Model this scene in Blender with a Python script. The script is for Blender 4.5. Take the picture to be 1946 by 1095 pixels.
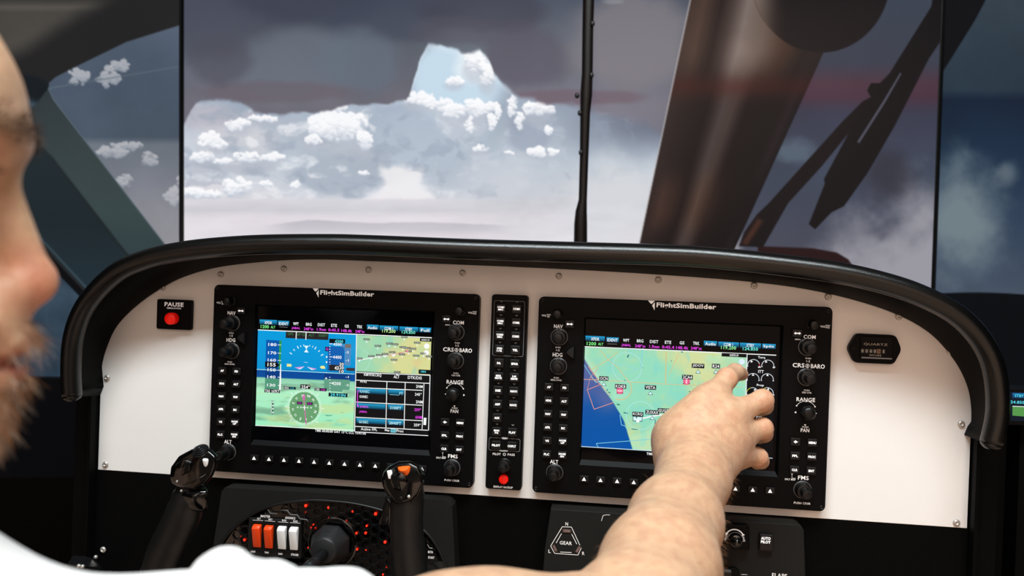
import bpy, math, random
import numpy as np
from mathutils import Matrix, Vector, noise as mnoise
for _o in list(bpy.data.objects): bpy.data.objects.remove(_o)
SC = bpy.context.scene
COL = SC.collection
R = math.radians

# ------------------------------------------------------------------ camera
# world: X right, Y away from the viewer, Z up; instrument faces lie in the plane Y = 0 (metres)
FPX, PITCH, YAW, ROLL = 1600.0, -0.0075079, -0.126597, -0.0349351
CAM = np.array([0.296183, -0.883837, 0.118213])
def _dirs():
    def back(X, Y, D):
        c, s = math.cos(ROLL), math.sin(ROLL); X, Y = c*X+s*Y, -s*X+c*Y
        c, s = math.cos(PITCH), math.sin(PITCH); Y, D = c*Y+s*D, -s*Y+c*D
        c, s = math.cos(YAW), math.sin(YAW); X, D = c*X+s*D, -s*X+c*D
        return np.array([X, D, Y])
    return back(1, 0, 0), back(0, 1, 0), back(0, 0, 1)
CX, CU, CF = _dirs()
cd = bpy.data.cameras.new('camera'); cam = bpy.data.objects.new('camera', cd); COL.objects.link(cam)
cam.matrix_world = Matrix(((CX[0], CU[0], -CF[0], CAM[0]), (CX[1], CU[1], -CF[1], CAM[1]), (CX[2], CU[2], -CF[2], CAM[2]), (0, 0, 0, 1)))
cd.sensor_width = 36; cd.lens = 36*FPX/1946; cd.clip_start = 0.02; cd.clip_end = 50
cd.dof.use_dof = True; cd.dof.focus_distance = 0.87; cd.dof.aperture_fstop = 5.6
SC.camera = cam

def at(px, py, Y=0.0):
    """point of the world plane Y=const seen at photograph pixel (px,py)"""
    d = CF + CX*((px-973)/FPX) + CU*((547.5-py)/FPX)
    return CAM + d*((Y-CAM[1])/d[1])
def at_plane(px, py, p0, n):
    px = np.asarray(px, float); py = np.asarray(py, float)
    d = CF + CX*((px[..., None]-973)/FPX) + CU*((547.5-py[..., None])/FPX)
    t = ((p0-CAM) @ n)/(d @ n)
    return CAM + d*t[..., None]
def pd(px, py, dep):
    """point at real distance dep (m) along the view axis"""
    return CAM + dep*(CF + CX*((px-973)/FPX) + CU*((547.5-py)/FPX))

# ------------------------------------------------------------------ world, lights, exposure
w = bpy.data.worlds.new('world'); SC.world = w; w.use_nodes = True
w.node_tree.nodes['Background'].inputs[0].default_value = (0.58, 0.50, 0.46, 1)
w.node_tree.nodes['Background'].inputs[1].default_value = 0.12
SC.view_settings.view_transform = 'Standard'; SC.view_settings.look = 'None'
SC.view_settings.exposure = 0.0; SC.view_settings.gamma = 1.0; SC.view_settings.use_curve_mapping = False
def area(name, loc, target, sx, sy, power, col):
    l = bpy.data.lights.new(name, 'AREA'); l.shape = 'RECTANGLE'; l.size = sx; l.size_y = sy; l.energy = power; l.color = col
    o = bpy.data.objects.new(name, l); COL.objects.link(o); o.location = loc
    o.rotation_euler = (Vector(target)-Vector(loc)).to_track_quat('-Z', 'Y').to_euler(); return o
area('ceiling_light', (0.30, -0.88, 1.45), (0.2, -0.1, 0.0), 1.4, 0.30, 49, (0.88, 0.975, 1.0))
area('back_wall_fill', (0.3, -2.45, 1.75), (0.3, -3.4, 0.3), 3.0, 0.4, 110, (1.0, 0.95, 0.90))  # unseen lamp added to wash the back wall, soft warm fill for the panel

# ------------------------------------------------------------------ colours and materials
def s2l(c):
    c = np.asarray(c, float)/255.0
    return np.where(c <= 0.04045, c/12.92, ((c+0.055)/1.055)**2.4)
def L3(c): return tuple(float(v) for v in s2l(c))+(1.0,)
MATS = {}
def mat(name, rgb, rough=0.5, metal=0.0, var=0.06, vscale=60, bump=0.0, bscale=400, spec=0.5, coat=0.0, emit=0.0, sss=0.0, bdist=0.001):
    if name in MATS: return MATS[name]
    m = bpy.data.materials.new(name); m.use_nodes = True; nt = m.node_tree; b = nt.nodes['Principled BSDF']
    tc = nt.nodes.new('ShaderNodeTexCoord')
    n = nt.nodes.new('ShaderNodeTexNoise'); n.inputs['Scale'].default_value = vscale; n.inputs['Detail'].default_value = 3
    nt.links.new(tc.outputs['Object'], n.inputs['Vector'])
    mx = nt.nodes.new('ShaderNodeMix'); mx.data_type = 'RGBA'
    c = L3(rgb); mx.inputs[6].default_value = tuple(x*(1-var) for x in c[:3])+(1,); mx.inputs[7].default_value = tuple(min(1, x*(1+var)) for x in c[:3])+(1,)
    nt.links.new(n.outputs[0], mx.inputs[0]); nt.links.new(mx.outputs[2], b.inputs['Base Color'])
    b.inputs['Roughness'].default_value = rough; b.inputs['Metallic'].default_value = metal
    b.inputs['Specular IOR Level'].default_value = spec; b.inputs['Coat Weight'].default_value = coat
    if emit: b.inputs['Emission Color'].default_value = c; b.inputs['Emission Strength'].default_value = emit
    if sss:
        b.inputs['Subsurface Weight'].default_value = sss; b.inputs['Subsurface Radius'].default_value = (1, .35, .2); b.inputs['Subsurface Scale'].default_value = 0.006
    if bump:
        n2 = nt.nodes.new('ShaderNodeTexNoise'); n2.inputs['Scale'].default_value = bscale; n2.inputs['Detail'].default_value = 4
        nt.links.new(tc.outputs['Object'], n2.inputs['Vector'])
        bp = nt.nodes.new('ShaderNodeBump'); bp.inputs['Strength'].default_value = bump; bp.inputs['Distance'].default_value = bdist
        nt.links.new(n2.outputs[0], bp.inputs['Height']); nt.links.new(bp.outputs[0], b.inputs['Normal'])
    MATS[name] = m; return m
def mat_screen(name, rough=0.12, strength=1.0, spec=0.5):
    """lit screen: emission from the colour stored on the picture, under glossy glass"""
    m = bpy.data.materials.new(name); m.use_nodes = True; nt = m.node_tree; b = nt.nodes['Principled BSDF']
    a = nt.nodes.new('ShaderNodeAttribute'); a.attribute_name = 'Col'
    b.inputs['Base Color'].default_value = (0.004, 0.004, 0.005, 1); b.inputs['Roughness'].default_value = rough; b.inputs['Specular IOR Level'].default_value = spec
    nt.links.new(a.outputs['Color'], b.inputs['Emission Color']); b.inputs['Emission Strength'].default_value = strength
    return m
M_SCR = mat_screen('display_pixels', 0.10, 1.0, 0.10); M_MON = mat_screen('monitor_pixels', 0.12, 1.0, 0.08)
M_PANEL = mat('white_painted_panel', (238, 235, 232), 0.55, var=0.015, vscale=25)
M_BEZEL = mat('black_plastic', (4, 4, 5), 0.5, var=0.2, bump=0.08, bscale=900, spec=0.10)
M_BTN = mat('black_rubber_button', (15, 15, 16), 0.4, var=0.15, bump=0.1, bscale=1200, spec=0.3)
M_KNOB = mat('black_knob_plastic', (11, 11, 12), 0.33, var=0.15, spec=0.3)
M_LIP = mat('satin_bezel_lip', (128, 128, 134), 0.32, var=0.1, spec=0.6)
M_GLASS = mat('dark_screen_glass', (3, 3, 5), 0.06, var=0.1, spec=0.12)
M_INK = mat('white_print_glow', (225, 220, 216), 0.6, var=0.03, emit=0.35)  # printed ink with an added glow so lettering stays bright under the hood
M_BACKLIT = mat('backlit_legend', (255, 252, 250), 0.5, var=0.02, emit=0.75)
M_GREY = mat('grey_print', (120, 120, 120), 0.6, var=0.05)
M_LEATHER = mat('black_grained_vinyl', (5, 5, 5), 0.25, var=0.3, bump=1.0, bscale=1100, spec=0.5, bdist=0.00016)
M_HOOD = mat('black_satin_hood', (5, 5, 5), 0.5, var=0.3, bump=0.1, bscale=200, spec=0.06)
M_LOWER = mat('black_powder_coated_sheet', (7, 7, 7), 0.6, var=0.35, vscale=300, bump=0.25, bscale=1500, spec=0.04)
M_STEEL = mat('stainless_screw', (205, 200, 194), 0.35, metal=0.65, var=0.1)
M_RED = mat('red_button_plastic', (250, 22, 8), 0.35, var=0.05, emit=0.25)
M_ORANGE = mat('orange_button_plastic', (252, 100, 4), 0.35, var=0.05)
M_SWRED = mat('orange_red_rocker', (255, 74, 18), 0.35, var=0.04)
M_WHITE = mat('white_plastic', (252, 250, 248), 0.4, var=0.02)
M_GLOSS = mat('black_gloss_plastic', (5, 5, 5), 0.10, var=0.2, spec=0.6, coat=0.3)
M_GRIP = mat('black_soft_touch', (14, 14, 14), 0.42, var=0.2, bump=0.06, bscale=2500, spec=0.45)
M_CONS = mat('charcoal_plastic_housing', (28, 28, 27), 0.55, var=0.1, bump=0.1, bscale=1500, spec=0.12)
M_LED = mat('red_led', (255, 30, 8), 0.3, emit=2.5)
M_DARK = mat('dark_metal', (26, 26, 27), 0.4, metal=0.3, var=0.15)

# ------------------------------------------------------------------ object helpers
WL = {}
def tag(o, label=None, cat=None, group=None, kind=None):
    if label: o['label'] = label
    if cat: o['category'] = cat
    if group: o['group'] = group
    if kind: o['kind'] = kind
    return o
def thing(name, loc, label, cat, group=None):
    o = bpy.data.objects.new(name, None); COL.objects.link(o); o.location = loc; o.empty_display_size = 0.02
    WL[o] = np.array(loc, float); tag(o, label, cat, group); return o
class MB:
    """collects polygons for ONE mesh object, in world coordinates"""
    def __init__(s): s.v = []; s.f = []; s.c = []; s.sm = []
    def add(s, verts, faces, col=None, smooth=False):
        n = len(s.v); s.v += [tuple(map(float, p)) for p in verts]
        for f in faces: s.f.append(tuple(i+n for i in f)); s.c.append(col); s.sm.append(smooth)
        return s
    def box(s, lo, hi):
        (a, b, c), (d, e, f) = lo, hi
        return s.add([(a,b,c),(d,b,c),(d,e,c),(a,e,c),(a,b,f),(d,b,f),(d,e,f),(a,e,f)], [(0,3,2,1),(4,5,6,7),(0,1,5,4),(1,2,6,5),(2,3,7,6),(3,0,4,7)])
    def prism(s, loop, y0, y1, bev=0.0, cap_back=True):
        """loop: (x,z) points counter-clockwise as seen from the viewer; y0 = front, y1 = back"""
        n = len(loop); L = np.array(loop, float); c = L.mean(0)
        rings = []
        if bev > 0:
            Li = inset(L, bev); rings = [(Li, y0), (inset(L, bev*0.3), y0+bev*0.3), (L, y0+bev), (L, y1)]
        else: rings = [(L, y0), (L, y1)]
        vs = []; fs = []
        for (q, y) in rings: vs += [(p[0], y, p[1]) for p in q]
        for k in range(len(rings)-1):
            for i in range(n):
                j = (i+1) % n; fs.append((k*n+i, (k+1)*n+i, (k+1)*n+j, k*n+j))
        fs.append(tuple(range(n)))
        if cap_back: fs.append(tuple(reversed(range((len(rings)-1)*n, len(rings)*n))))
        return s.add(vs, fs)
    def lathe(s, prof, c=(0,0,0), axis=(0,-1,0), seg=32, knurl=0.0, smooth=True, squash=(1,1)):
        """prof: (radius, height along axis)"""
        a = Vector(axis).normalized(); u = a.orthogonal().normalized(); v = a.cross(u); c = Vector(c); n0 = []
        vs = []; fs = []
        for (r, h) in prof:
            for i in range(seg):
                t = 2*math.pi*i/seg; rr = r*(1-(knurl if i % 2 else 0))
                vs.append(c+a*h+u*(rr*math.cos(t)*squash[0])+v*(rr*math.sin(t)*squash[1]))
        for k in range(len(prof)-1):
            for i in range(seg):
                j = (i+1) % seg; fs.append((k*seg+i, k*seg+j, (k+1)*seg+j, (k+1)*seg+i))
        fs.append(tuple(reversed(range(seg)))); fs.append(tuple(range((len(prof)-1)*seg, len(prof)*seg)))
        return s.add(vs, fs, smooth=smooth)
    def tube(s, path, rad, seg=12, squash=1.0, up=(0,0,1), cap=True, roll=0.0):
        P = [Vector(p) for p in path]; n = len(P); rad = rad if hasattr(rad, '__len__') else [rad]*n; sq = squash if hasattr(squash, '__len__') else [squash]*n
        vs = []; fs = []; U = Vector(up)
        for k in range(n):
            t = (P[min(k+1, n-1)]-P[max(k-1, 0)]).normalized(); a = U.cross(t)
            a = a.normalized() if a.length > 1e-5 else t.orthogonal().normalized()
            b = t.cross(a)
            for i in range(seg):
                an = 2*math.pi*i/seg+roll; vs.append(P[k]+a*(rad[k]*math.cos(an))+b*(rad[k]*sq[k]*math.sin(an)))
        for k in range(n-1):
            for i in range(seg):
                j = (i+1) % seg; fs.append((k*seg+i, k*seg+j, (k+1)*seg+j, (k+1)*seg+i))
        if cap: fs.append(tuple(reversed(range(seg)))); fs.append(tuple(range((n-1)*seg, n*seg)))
        return s.add(vs, fs, smooth=True)
    def mesh(s, name, off=(0,0,0), smooth=None):
        me = bpy.data.meshes.new(name); o = np.array(off)
        me.from_pydata([tuple(np.array(p)-o) for p in s.v], [], s.f)
        me.polygons.foreach_set('use_smooth', [bool(x) if smooth is None else smooth for x in s.sm])
        if any(c is not None for c in s.c):
            ca = me.color_attributes.new('Col', 'FLOAT_COLOR', 'CORNER'); buf = []
            for c, f in zip(s.c, s.f):
                if c is not None and hasattr(c[0], '__len__'):
                    for q in c: buf += list(q)
                else: buf += list(c or (0,0,0,1))*len(f)
            ca.data.foreach_set('color', buf)
        me.update(); return me
def inset(L, d):
    n = len(L); out = []
    for i in range(n):
        a, b, c = L[i-1], L[i], L[(i+1) % n]
        e1 = (b-a); e2 = (c-b); l1 = np.hypot(*e1)+1e-12; l2 = np.hypot(*e2)+1e-12
        n1 = np.array([-e1[1], e1[0]])/l1; n2 = np.array([-e2[1], e2[0]])/l2
        m = n1+n2; q = m @ m
        out.append(b + (m*(2*d/q) if q > 1e-6 else n1*d))
    return np.array(out)
def link(name, me, m, parent=None, loc=(0,0,0), rot=None):
    o = bpy.data.objects.new(name, me); COL.objects.link(o); o.location = loc
    if rot: o.rotation_euler = rot
    if m and not me.materials: me.materials.append(m)
    if parent is not None: o.parent = parent; WL[o] = WL[parent]+np.array(loc, float)
    else: WL[o] = np.array(loc, float)
    return o
def obj(name, mb, m, parent=None, smooth=None, origin=None):
    """one mesh object from world-space polygons, origin at its parent's (or at 'origin')"""
    off = WL[parent] if parent is not None else (0,0,0)
    if origin is not None: loc = np.array(origin)-np.array(off); off = origin
    else: loc = (0,0,0)
    return link(name, mb.mesh(name, off, smooth), m, parent, tuple(loc))
def autosmooth(o, ang=35):
    me = o.data; me.polygons.foreach_set('use_smooth', [True]*len(me.polygons)); me.set_sharp_from_angle(angle=R(ang)); return o
def rrect(x0, x1, z0, z1, r, k=5):
    pts = []
    for (cx, cz, a0) in ((x1-r, z0+r, -90), (x1-r, z1-r, 0), (x0+r, z1-r, 90), (x0+r, z0+r, 180)):
        for i in range(k+1):
            a = R(a0+90*i/k); pts.append((cx+r*math.cos(a), cz+r*math.sin(a)))
    return pts
def circ(x, z, r, n=24, a0=0, a1=360): return [(x+r*math.cos(R(a0+(a1-a0)*i/n)), z+r*math.sin(R(a0+(a1-a0)*i/n))) for i in range(n if abs(a1-a0) == 360 else n+1)]
def catmull(pts, k=6, closed=False):
    P = [np.array(p, float) for p in pts]; out = []; n = len(P)
    for i in range(n if closed else n-1):
        p0, p1, p2, p3 = (P[(i-1) % n], P[i], P[(i+1) % n], P[(i+2) % n]) if closed else (P[max(i-1, 0)], P[i], P[i+1], P[min(i+2, n-1)])
        for j in range(k):
            t = j/k; out.append(0.5*((2*p1)+(-p0+p2)*t+(2*p0-5*p1+4*p2-p3)*t*t+(-p0+3*p1-3*p2+p3)*t**3))
    if not closed: out.append(P[-1])
    return out

# ------------------------------------------------------------------ lettering (built-in font turned into flat polygons)
_TX = {}
def glyphs(s, bold):
    k = (s, bold)
    if k in _TX: return _TX[k]
    cu = bpy.data.curves.new('t', 'FONT'); cu.body = s; cu.size = 1; cu.offset = bold; cu.resolution_u = 2; cu.align_x = 'CENTER'; cu.fill_mode = 'FRONT'; cu.space_character = 1.05
    o = bpy.data.objects.new('t', cu); COL.objects.link(o)
    dg = bpy.context.evaluated_depsgraph_get(); me = bpy.data.meshes.new_from_object(o.evaluated_get(dg))
    V = np.array([v.co[:2] for v in me.vertices]) if len(me.vertices) else np.zeros((1, 2)); F = [tuple(p.vertices) for p in me.polygons]
    bpy.data.objects.remove(o); bpy.data.curves.remove(cu); bpy.data.meshes.remove(me)
    V = V - (V.min(0)+V.max(0))/2; ext = V.max(0)-V.min(0)
    _TX[k] = (V, F, ext); return _TX[k]
def put_text(mb, s, x, z, w, h, y, col=None, bold=0.025, rot=0.0):
    V, F, e = glyphs(s, bold); sc = np.array([w/max(e[0], 1e-6) if w else h/max(e[1], 1e-6), h/max(e[1], 1e-6)])
    Q = V*sc
    if rot: c, sn = math.cos(rot), math.sin(rot); Q = Q @ np.array([[c, sn], [-sn, c]])
    mb.add([(x+q[0], y, z+q[1]) for q in Q], F, col)
def hull_mesh(pts, bevel=0.0, seg=2):
    import bmesh
    bm = bmesh.new()
    for p in pts: bm.verts.new(tuple(map(float, p)))
    r = bmesh.ops.convex_hull(bm, input=bm.verts)
    bmesh.ops.delete(bm, geom=[v for v in bm.verts if not v.link_faces], context='VERTS')
    bmesh.ops.dissolve_limit(bm, angle_limit=R(3), verts=bm.verts, edges=bm.edges)
    if bevel: bmesh.ops.bevel(bm, geom=list(bm.edges), offset=bevel, segments=seg, affect='EDGES', profile=0.5)
    me = bpy.data.meshes.new('hull'); bm.to_mesh(me); bm.free(); return me
def hull_obj(name, pts, m, parent, bevel=0.0, seg=2, ang=40):
    off = WL[parent]; me = hull_mesh([np.array(p)-off for p in pts], bevel, seg); me.name = name
    o = link(name, me, m, parent); return autosmooth(o, ang)
# ================================================================== setting
def struct(name, mb, m): o = obj(name, mb, m); o['kind'] = 'structure'; return o
M_WALL = mat('dark_room_wall', (8, 8, 8), 0.8, var=0.2, bump=0.2, bscale=40, spec=0.2)
M_FLOOR = mat('tan_carpet', (196, 168, 148), 0.95, var=0.3, vscale=200, bump=0.5, bscale=600, spec=0.1)
struct('floor', MB().box((-2.5, -3.5, -0.86), (2.8, 1.6, -0.80)), M_FLOOR)
struct('wall_front', MB().box((-2.5, 1.5, -0.80), (2.8, 1.6, 1.9)), M_WALL)
struct('wall_left', MB().box((-2.6, -3.5, -0.86), (-2.5, 1.6, 1.9)), M_WALL)
struct('wall_right', MB().box((2.8, -3.5, -0.86), (2.9, 1.6, 1.9)), M_WALL)

struct('wall_back', MB().box((-2.5, -3.6, -0.80), (2.8, -3.5, 1.9)), mat('warm_painted_wall', (224, 200, 184), 0.8, var=0.04, vscale=6))

# ================================================================== monitors
def vnoise(x, y, seed):
    rs = np.random.RandomState(seed); T = rs.rand(256, 256)
    xi = np.floor(x).astype(int); yi = np.floor(y).astype(int); fx = x-xi; fy = y-yi
    fx = fx*fx*fx*(fx*(fx*6-15)+10); fy = fy*fy*fy*(fy*(fy*6-15)+10)
    g = lambda a, b: T[a % 256, b % 256]
    return (g(xi, yi)*(1-fx)+g(xi+1, yi)*fx)*(1-fy)+(g(xi, yi+1)*(1-fx)+g(xi+1, yi+1)*fx)*fy
def fbm(x, y, sc, octv=5, seed=1, billow=False):
    a = 0; amp = 1; tot = 0
    x, y = x*.7986+y*.6018+311.7, -x*.6018+y*.7986+157.3
    for o in range(octv):
        x, y = x*.8253+y*.5646, -x*.5646+y*.8253
        n = vnoise(x/sc+17.3*o, y/sc+9.1*o, seed+o)
        if billow: n = 1-abs(2*n-1)
        a = a+amp*n; tot += amp; amp *= 0.52; sc /= 2.03
    return a/tot
def ss(a, b, x): t = np.clip((x-a)/(b-a), 0, 1); return t*t*(3-2*t)
def mixc(A, c, m): return A*(1-m[..., None])+np.array(c, float)*m[..., None]
def mixA(A, B, m): return A*(1-m[..., None])+B*m[..., None]
def ramp(t, stops):
    xs = [s[0] for s in stops]; C = np.array([s[1] for s in stops], float)
    return np.stack([np.interp(t, xs, C[:, i]) for i in range(3)], -1)
def poly_sd(X, Y, P):
    """signed distance to polygon, negative inside"""
    P = np.array(P, float); d = np.full(X.shape, 1e9); ins = np.zeros(X.shape, bool); n = len(P)
    for i in range(n):
        a = P[i]; b = P[(i+1) % n]; e = b-a; wx = X-a[0]; wy = Y-a[1]
        t = np.clip((wx*e[0]+wy*e[1])/(e@e), 0, 1); d = np.minimum(d, np.hypot(wx-e[0]*t, wy-e[1]*t))
        c = ((a[1] <= Y) & (b[1] > Y)) | ((b[1] <= Y) & (a[1] > Y))
        if abs(b[1]-a[1]) > 1e-9: ins ^= c & (X < a[0]+(Y-a[1])*(b[0]-a[0])/(b[1]-a[1]))
    return np.where(ins, -d, d)
def pm(X, Y, P, soft=1.2): return 1-ss(-soft, soft, poly_sd(X, Y, P))
def puff(A, X, Y, cx, cy, rx, ry, seed, col=(246, 248, 251), amt=1.0, sc=26):
    """cauliflower cloud: many overlapping round heads, lit from above, greyer beneath"""
    rs = np.random.RandomState(seed*13+5); n = int(26+rx*ry/28); hgt = np.full(X.shape, -1.0); best = np.zeros(X.shape)
    wx = (fbm(X, Y, 14, 3, seed+3)-.5)*9; wy = (fbm(X, Y, 14, 3, seed+11)-.5)*9; X2, Y2 = X+wx, Y+wy
    sel = (np.abs(X-cx) < rx*1.6+10) & (np.abs(Y-cy) < ry*1.6+10)
    if not sel.any(): return A
    xs, ys = X2[sel], Y2[sel]; h = np.full(xs.shape, -1.0); lit = np.zeros(xs.shape)
    for i in range(n):
        a = rs.uniform(0, 2*math.pi); q = math.sqrt(rs.rand()); px, py = cx+rx*.85*q*math.cos(a), cy+ry*.85*q*math.sin(a)
        r = rs.uniform(.10, .34)*math.sqrt(rx*ry)*(1.15-.4*q)+1.5; py -= abs(rs.normal(0, .12))*ry
        d = ((xs-px)**2+((ys-py)*1.12)**2)/(r*r); z = 1-d; up = (py-ys)/r
        hh = z*r*.12+rs.uniform(0, .2); m = (z > -0.3)&(hh > h); h = np.where(m, hh, h); lit = np.where(m, .55+.42*up+.10*np.clip(z, 0, 1), lit)
    cov = ss(-.40, .32, h)*ss(-1.3, -.2, h*0+1.1-np.hypot((xs-cx)/rx, (ys-cy)/ry)-.2*0); br = fbm(xs, ys, 16, 4, seed+21); cov = cov*ss(.16, .46, br+.28*np.clip(1-np.hypot((xs-cx)/rx, (ys-cy)/ry), 0, 1)-.10*(ys-cy)/ry); g = np.clip((lit-.5)*1.3+.62-.42*(ys-cy)/ry+(br-.5)*.5, 0, 1)
    C = np.array(col, float)*(g[:, None]+(1-g[:, None])*np.array((.745, .78, .83)))
    out = A.copy(); w_ = (cov*amt)[:, None]; out[sel] = A[sel]*(1-w_)+C*w_; return out
def paint_centre(X, Y):
    n1 = fbm(X, Y, 330, 4, 5); n2 = fbm(X, Y, 120, 5, 11); n3 = fbm(X, Y*1.3, 60, 5, 23)
    A = ramp(Y, [(-300, (70, 72, 86)), (0, (112, 118, 134)), (200, (160, 173, 190)), (300, (186, 197, 209)), (365, (201, 206, 215)), (385, (206, 206, 214)), (420, (222, 218, 224)), (470, (226, 222, 227))])
    A = A*(0.93+0.16*n2)[..., None]
    # left haze brighter, right side darker
    lf = ss(620, 340, X)*ss(180, 300, Y); A = mixc(A, (222, 222, 228), lf*0.50)
    dk = ss(980, 1250, X)*ss(330, 230, Y); A = mixc(A, (98, 106, 124), dk*0.92)
    # far grey-blue cumulus body in the middle
    m = ss(0.15, 0.5, 1.05-np.hypot((X-640)/118, (Y-325)/62)+(n3-.5)*.9)*ss(384, 376, Y); A = mixc(A, (172, 183, 197), m*0.75)
    m = ss(0.1, 0.6, 1.1-np.hypot((X-830)/150, (Y-270)/90)+(n3-.5)*.8)*ss(384, 376, Y); A = mixc(A, (174, 187, 202), m*0.7)
    for (cx, cy, rx, ry, c, a) in ((405,222,72,36,(184,184,195),.9),(430,262,80,34,(206,206,214),.8),(420,318,120,16,(176,181,194),.6),(480,270,60,26,(206,207,214),.7),(560,250,45,60,(178,187,200),.6),(640,330,110,46,(170,180,194),.7),(700,300,50,26,(170,178,192),.6),(400,360,70,22,(218,216,224),.7),(880,235,70,50,(196,203,214),.6),(1000,250,60,40,(150,160,178),.6),(860,330,120,40,(178,188,202),.5)):
        e = 1.1-np.hypot((X-cx)/rx, (Y-cy)/ry)+(n3-.5)*1.1; A = mixc(A, c, ss(0.05, 0.6, e)*a*ss(384, 376, Y))
    gl_ = poly_sd(X+(n3-.5)*26, Y+(fbm(X, Y, 24, 3, 88)-.5)*22, [(726,320),(768,318),(802,320),(798,346),(818,382),(696,382),(736,350)]); A = mixc(A, (240, 237, 239), ss(9, -7, gl_)*.85)
    A = mixc(A, (226, 222, 227), ss(330, 372, Y)*ss(590, 430, X)*.55)
    wv = fbm(X+(n3-.5)*60, Y*1.5+(n2-.5)*50, 46, 5, 131); wz = ss(190, 215, Y)*ss(384, 372, Y)*ss(1250, 1150, X)
    A = mixc(A, (236, 237, 241), ss(.56, .74, wv)*wz*.55*ss(1000, 700, X+(Y-200)*0)+ss(.60, .78, wv)*wz*.18); A = mixc(A, (148, 160, 177), ss(.42, .26, wv)*wz*.45)
    # opening in the cloud
    m = ss(-0.05, 0.35, 1.0-np.hypot((X-868)/105, (Y-150)/92)); A = mixc(A, (196, 218, 234), m)
    m = ss(0.0, 0.8, 1.0-np.hypot((X-905)/60, (Y-125)/45)+(n3-.5)*.8); A = mixc(A, (240, 246, 250), m*0.8)
    P = [(452,240,26,16,31),(400,268,30,18,32),(500,226,34,8,33),(470,300,36,12,34),(425,308,20,8,35),(385,300,28,12,38),(418,278,22,9,37),(642,244,62,38,35),(596,268,20,12,36),(694,268,20,22,37),(520,300,26,9,39),
         (370,368,26,12,40),(452,355,36,20,41),(405,370,20,8,42),(505,350,12,8,43),(560,352,12,7,44),(798,190,36,16,46),(836,200,34,18,47),(868,213,30,17,49),(905,206,34,20,48),(936,204,14,14,60),(893,240,8,24,61),(934,236,7,26,53),(946,215,6,20,54),
         (912,284,19,8,51),(1024,207,36,17,52),(1008,204,18,10,62),(1042,250,9,11,53),(862,156,22,12,54),(902,118,24,26,55),(925,140,18,30,59),(974,205,6,30,56),(986,232,8,22,57),(1030,290,40,10,57),(968,290,12,4,58),(690,330,14,5,63),(640,206,22,6,64)]
    for (cx, cy, rx, ry, sd) in P:
        e = 1.15-np.hypot((X-cx)/(rx*1.05), (Y-cy-ry*.55)/(ry*1.15))+(n3-.5)*.9; A = mixc(A, (184, 189, 200), ss(0, .7, e)*.55*ss(384, 376, Y)*(rx > 16))
    for (cx, cy, rx, ry, sd) in P: A = puff(A, X, Y, cx, cy, rx*.92, ry*.82, sd, amt=0.94, col=(252, 252, 254))
    # big soft cloud to the right of the centre
    m = ss(0.0, 0.75, 1.1-np.hypot((X-1160)/165, (Y-385)/100)+(n2-.5)*1.0); A = mixc(A, (212, 214, 219), m*0.9)
    m = ss(0.0, 0.75, 1.0-np.hypot((X-960)/105, (Y-345)/55)+(n3-.5)*1.0); A = mixc(A, (206, 210, 218), m*0.6)
    m = ss(0.3, 0.9, 1.0-np.hypot((X-1010)/120, (Y-440)/50)+(n3-.5)*1.0); A = mixc(A, (214, 214, 219), m*0.5)
    # horizon mist and hills
    m = ss(376, 381, Y)*ss(1010, 820, X); A = mixA(A, ramp(Y, [(376, (218, 216, 222)), (400, (205, 203, 210)), (415, (226, 220, 226)), (470, (224, 220, 226))]), m*0.85)
    hl = 428-9*np.exp(-((X-610)/90)**2)-6*np.exp(-((X-820)/120)**2)+(n3-.5)*7
    m = ss(hl-1.5, hl+2, Y)*ss(480, 560, X)*ss(1010, 900, X); A = mixA(A, ramp(Y, [(415, (186, 182, 192)), (436, (200, 196, 204)), (448, (220, 214, 220))]), m*0.9)
    A = A*(1+0.05*(fbm(X, Y*4, 60, 3, 77)-.5)*ss(378, 384, Y))[..., None]
    # heavy dark cloud above
    bx = [340,352,372,400,450,500,540,590,640,690,740,772,781,786,800,814,826,850,880,912,928,940,955,985,1040,1100,1160,1230,1262,1300,1400,1500,1800]
    by = [262,232,196,190,196,212,218,214,203,203,200,190,172,150,108,82,82,93,98,92,108,140,160,182,196,202,222,236,262,300,290,250,250]
    bd = np.interp(X, bx, by)+(n3-.5)*16+(fbm(X, Y, 22, 3, 91)-.5)*8
    soft = np.interp(X, [340, 780, 960, 1300], [5, 4, 7, 16]); t = (bd-Y)/soft
    D = ramp(Y, [(-300, (40, 42, 52)), (0, (68, 70, 84)), (90, (86, 87, 98)), (150, (94, 91, 103)), (200, (101, 93, 104)), (300, (94, 90, 102))])
    D = D*np.array((1.10, 1.17, 1.15))*(0.84+0.36*n1)[..., None]*(0.93+0.14*n2)[..., None]
    for (lx, ly, rx, ry, c, a) in ((430,40,150,75,(66,68,82),.6),(600,-20,180,70,(56,60,76),.6),(740,40,120,50,(62,68,86),.6),(920,20,120,40,(62,62,76),.6),(1000,110,90,60,(84,80,94),.6),(560,125,120,75,(104,112,124),.75),(690,120,90,70,(98,108,122),.8),(1200,80,130,100,(128,123,129),.8),(540,175,160,22,(104,94,104),.6),(1090,185,150,16,(108,88,100),.6),(860,60,90,28,(82,80,92),.5),(420,110,60,50,(78,78,90),.6)):
        e = np.hypot((X-lx)/rx, (Y-ly)/ry)+(n2-.5)*.45+(n3-.5)*.25; D = mixc(D, c, ss(1.20, 0.66, e)*a)
    A = mixA(A, D, ss(-0.8, 0.9, t))
    rim = np.exp(-((Y-bd-5)/4.5)**2)*ss(600, 700, X)*ss(1010, 930, X); A = mixc(A, (244, 246, 250), rim*0.35*(n3*1.6-.2).clip(0, 1))
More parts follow.
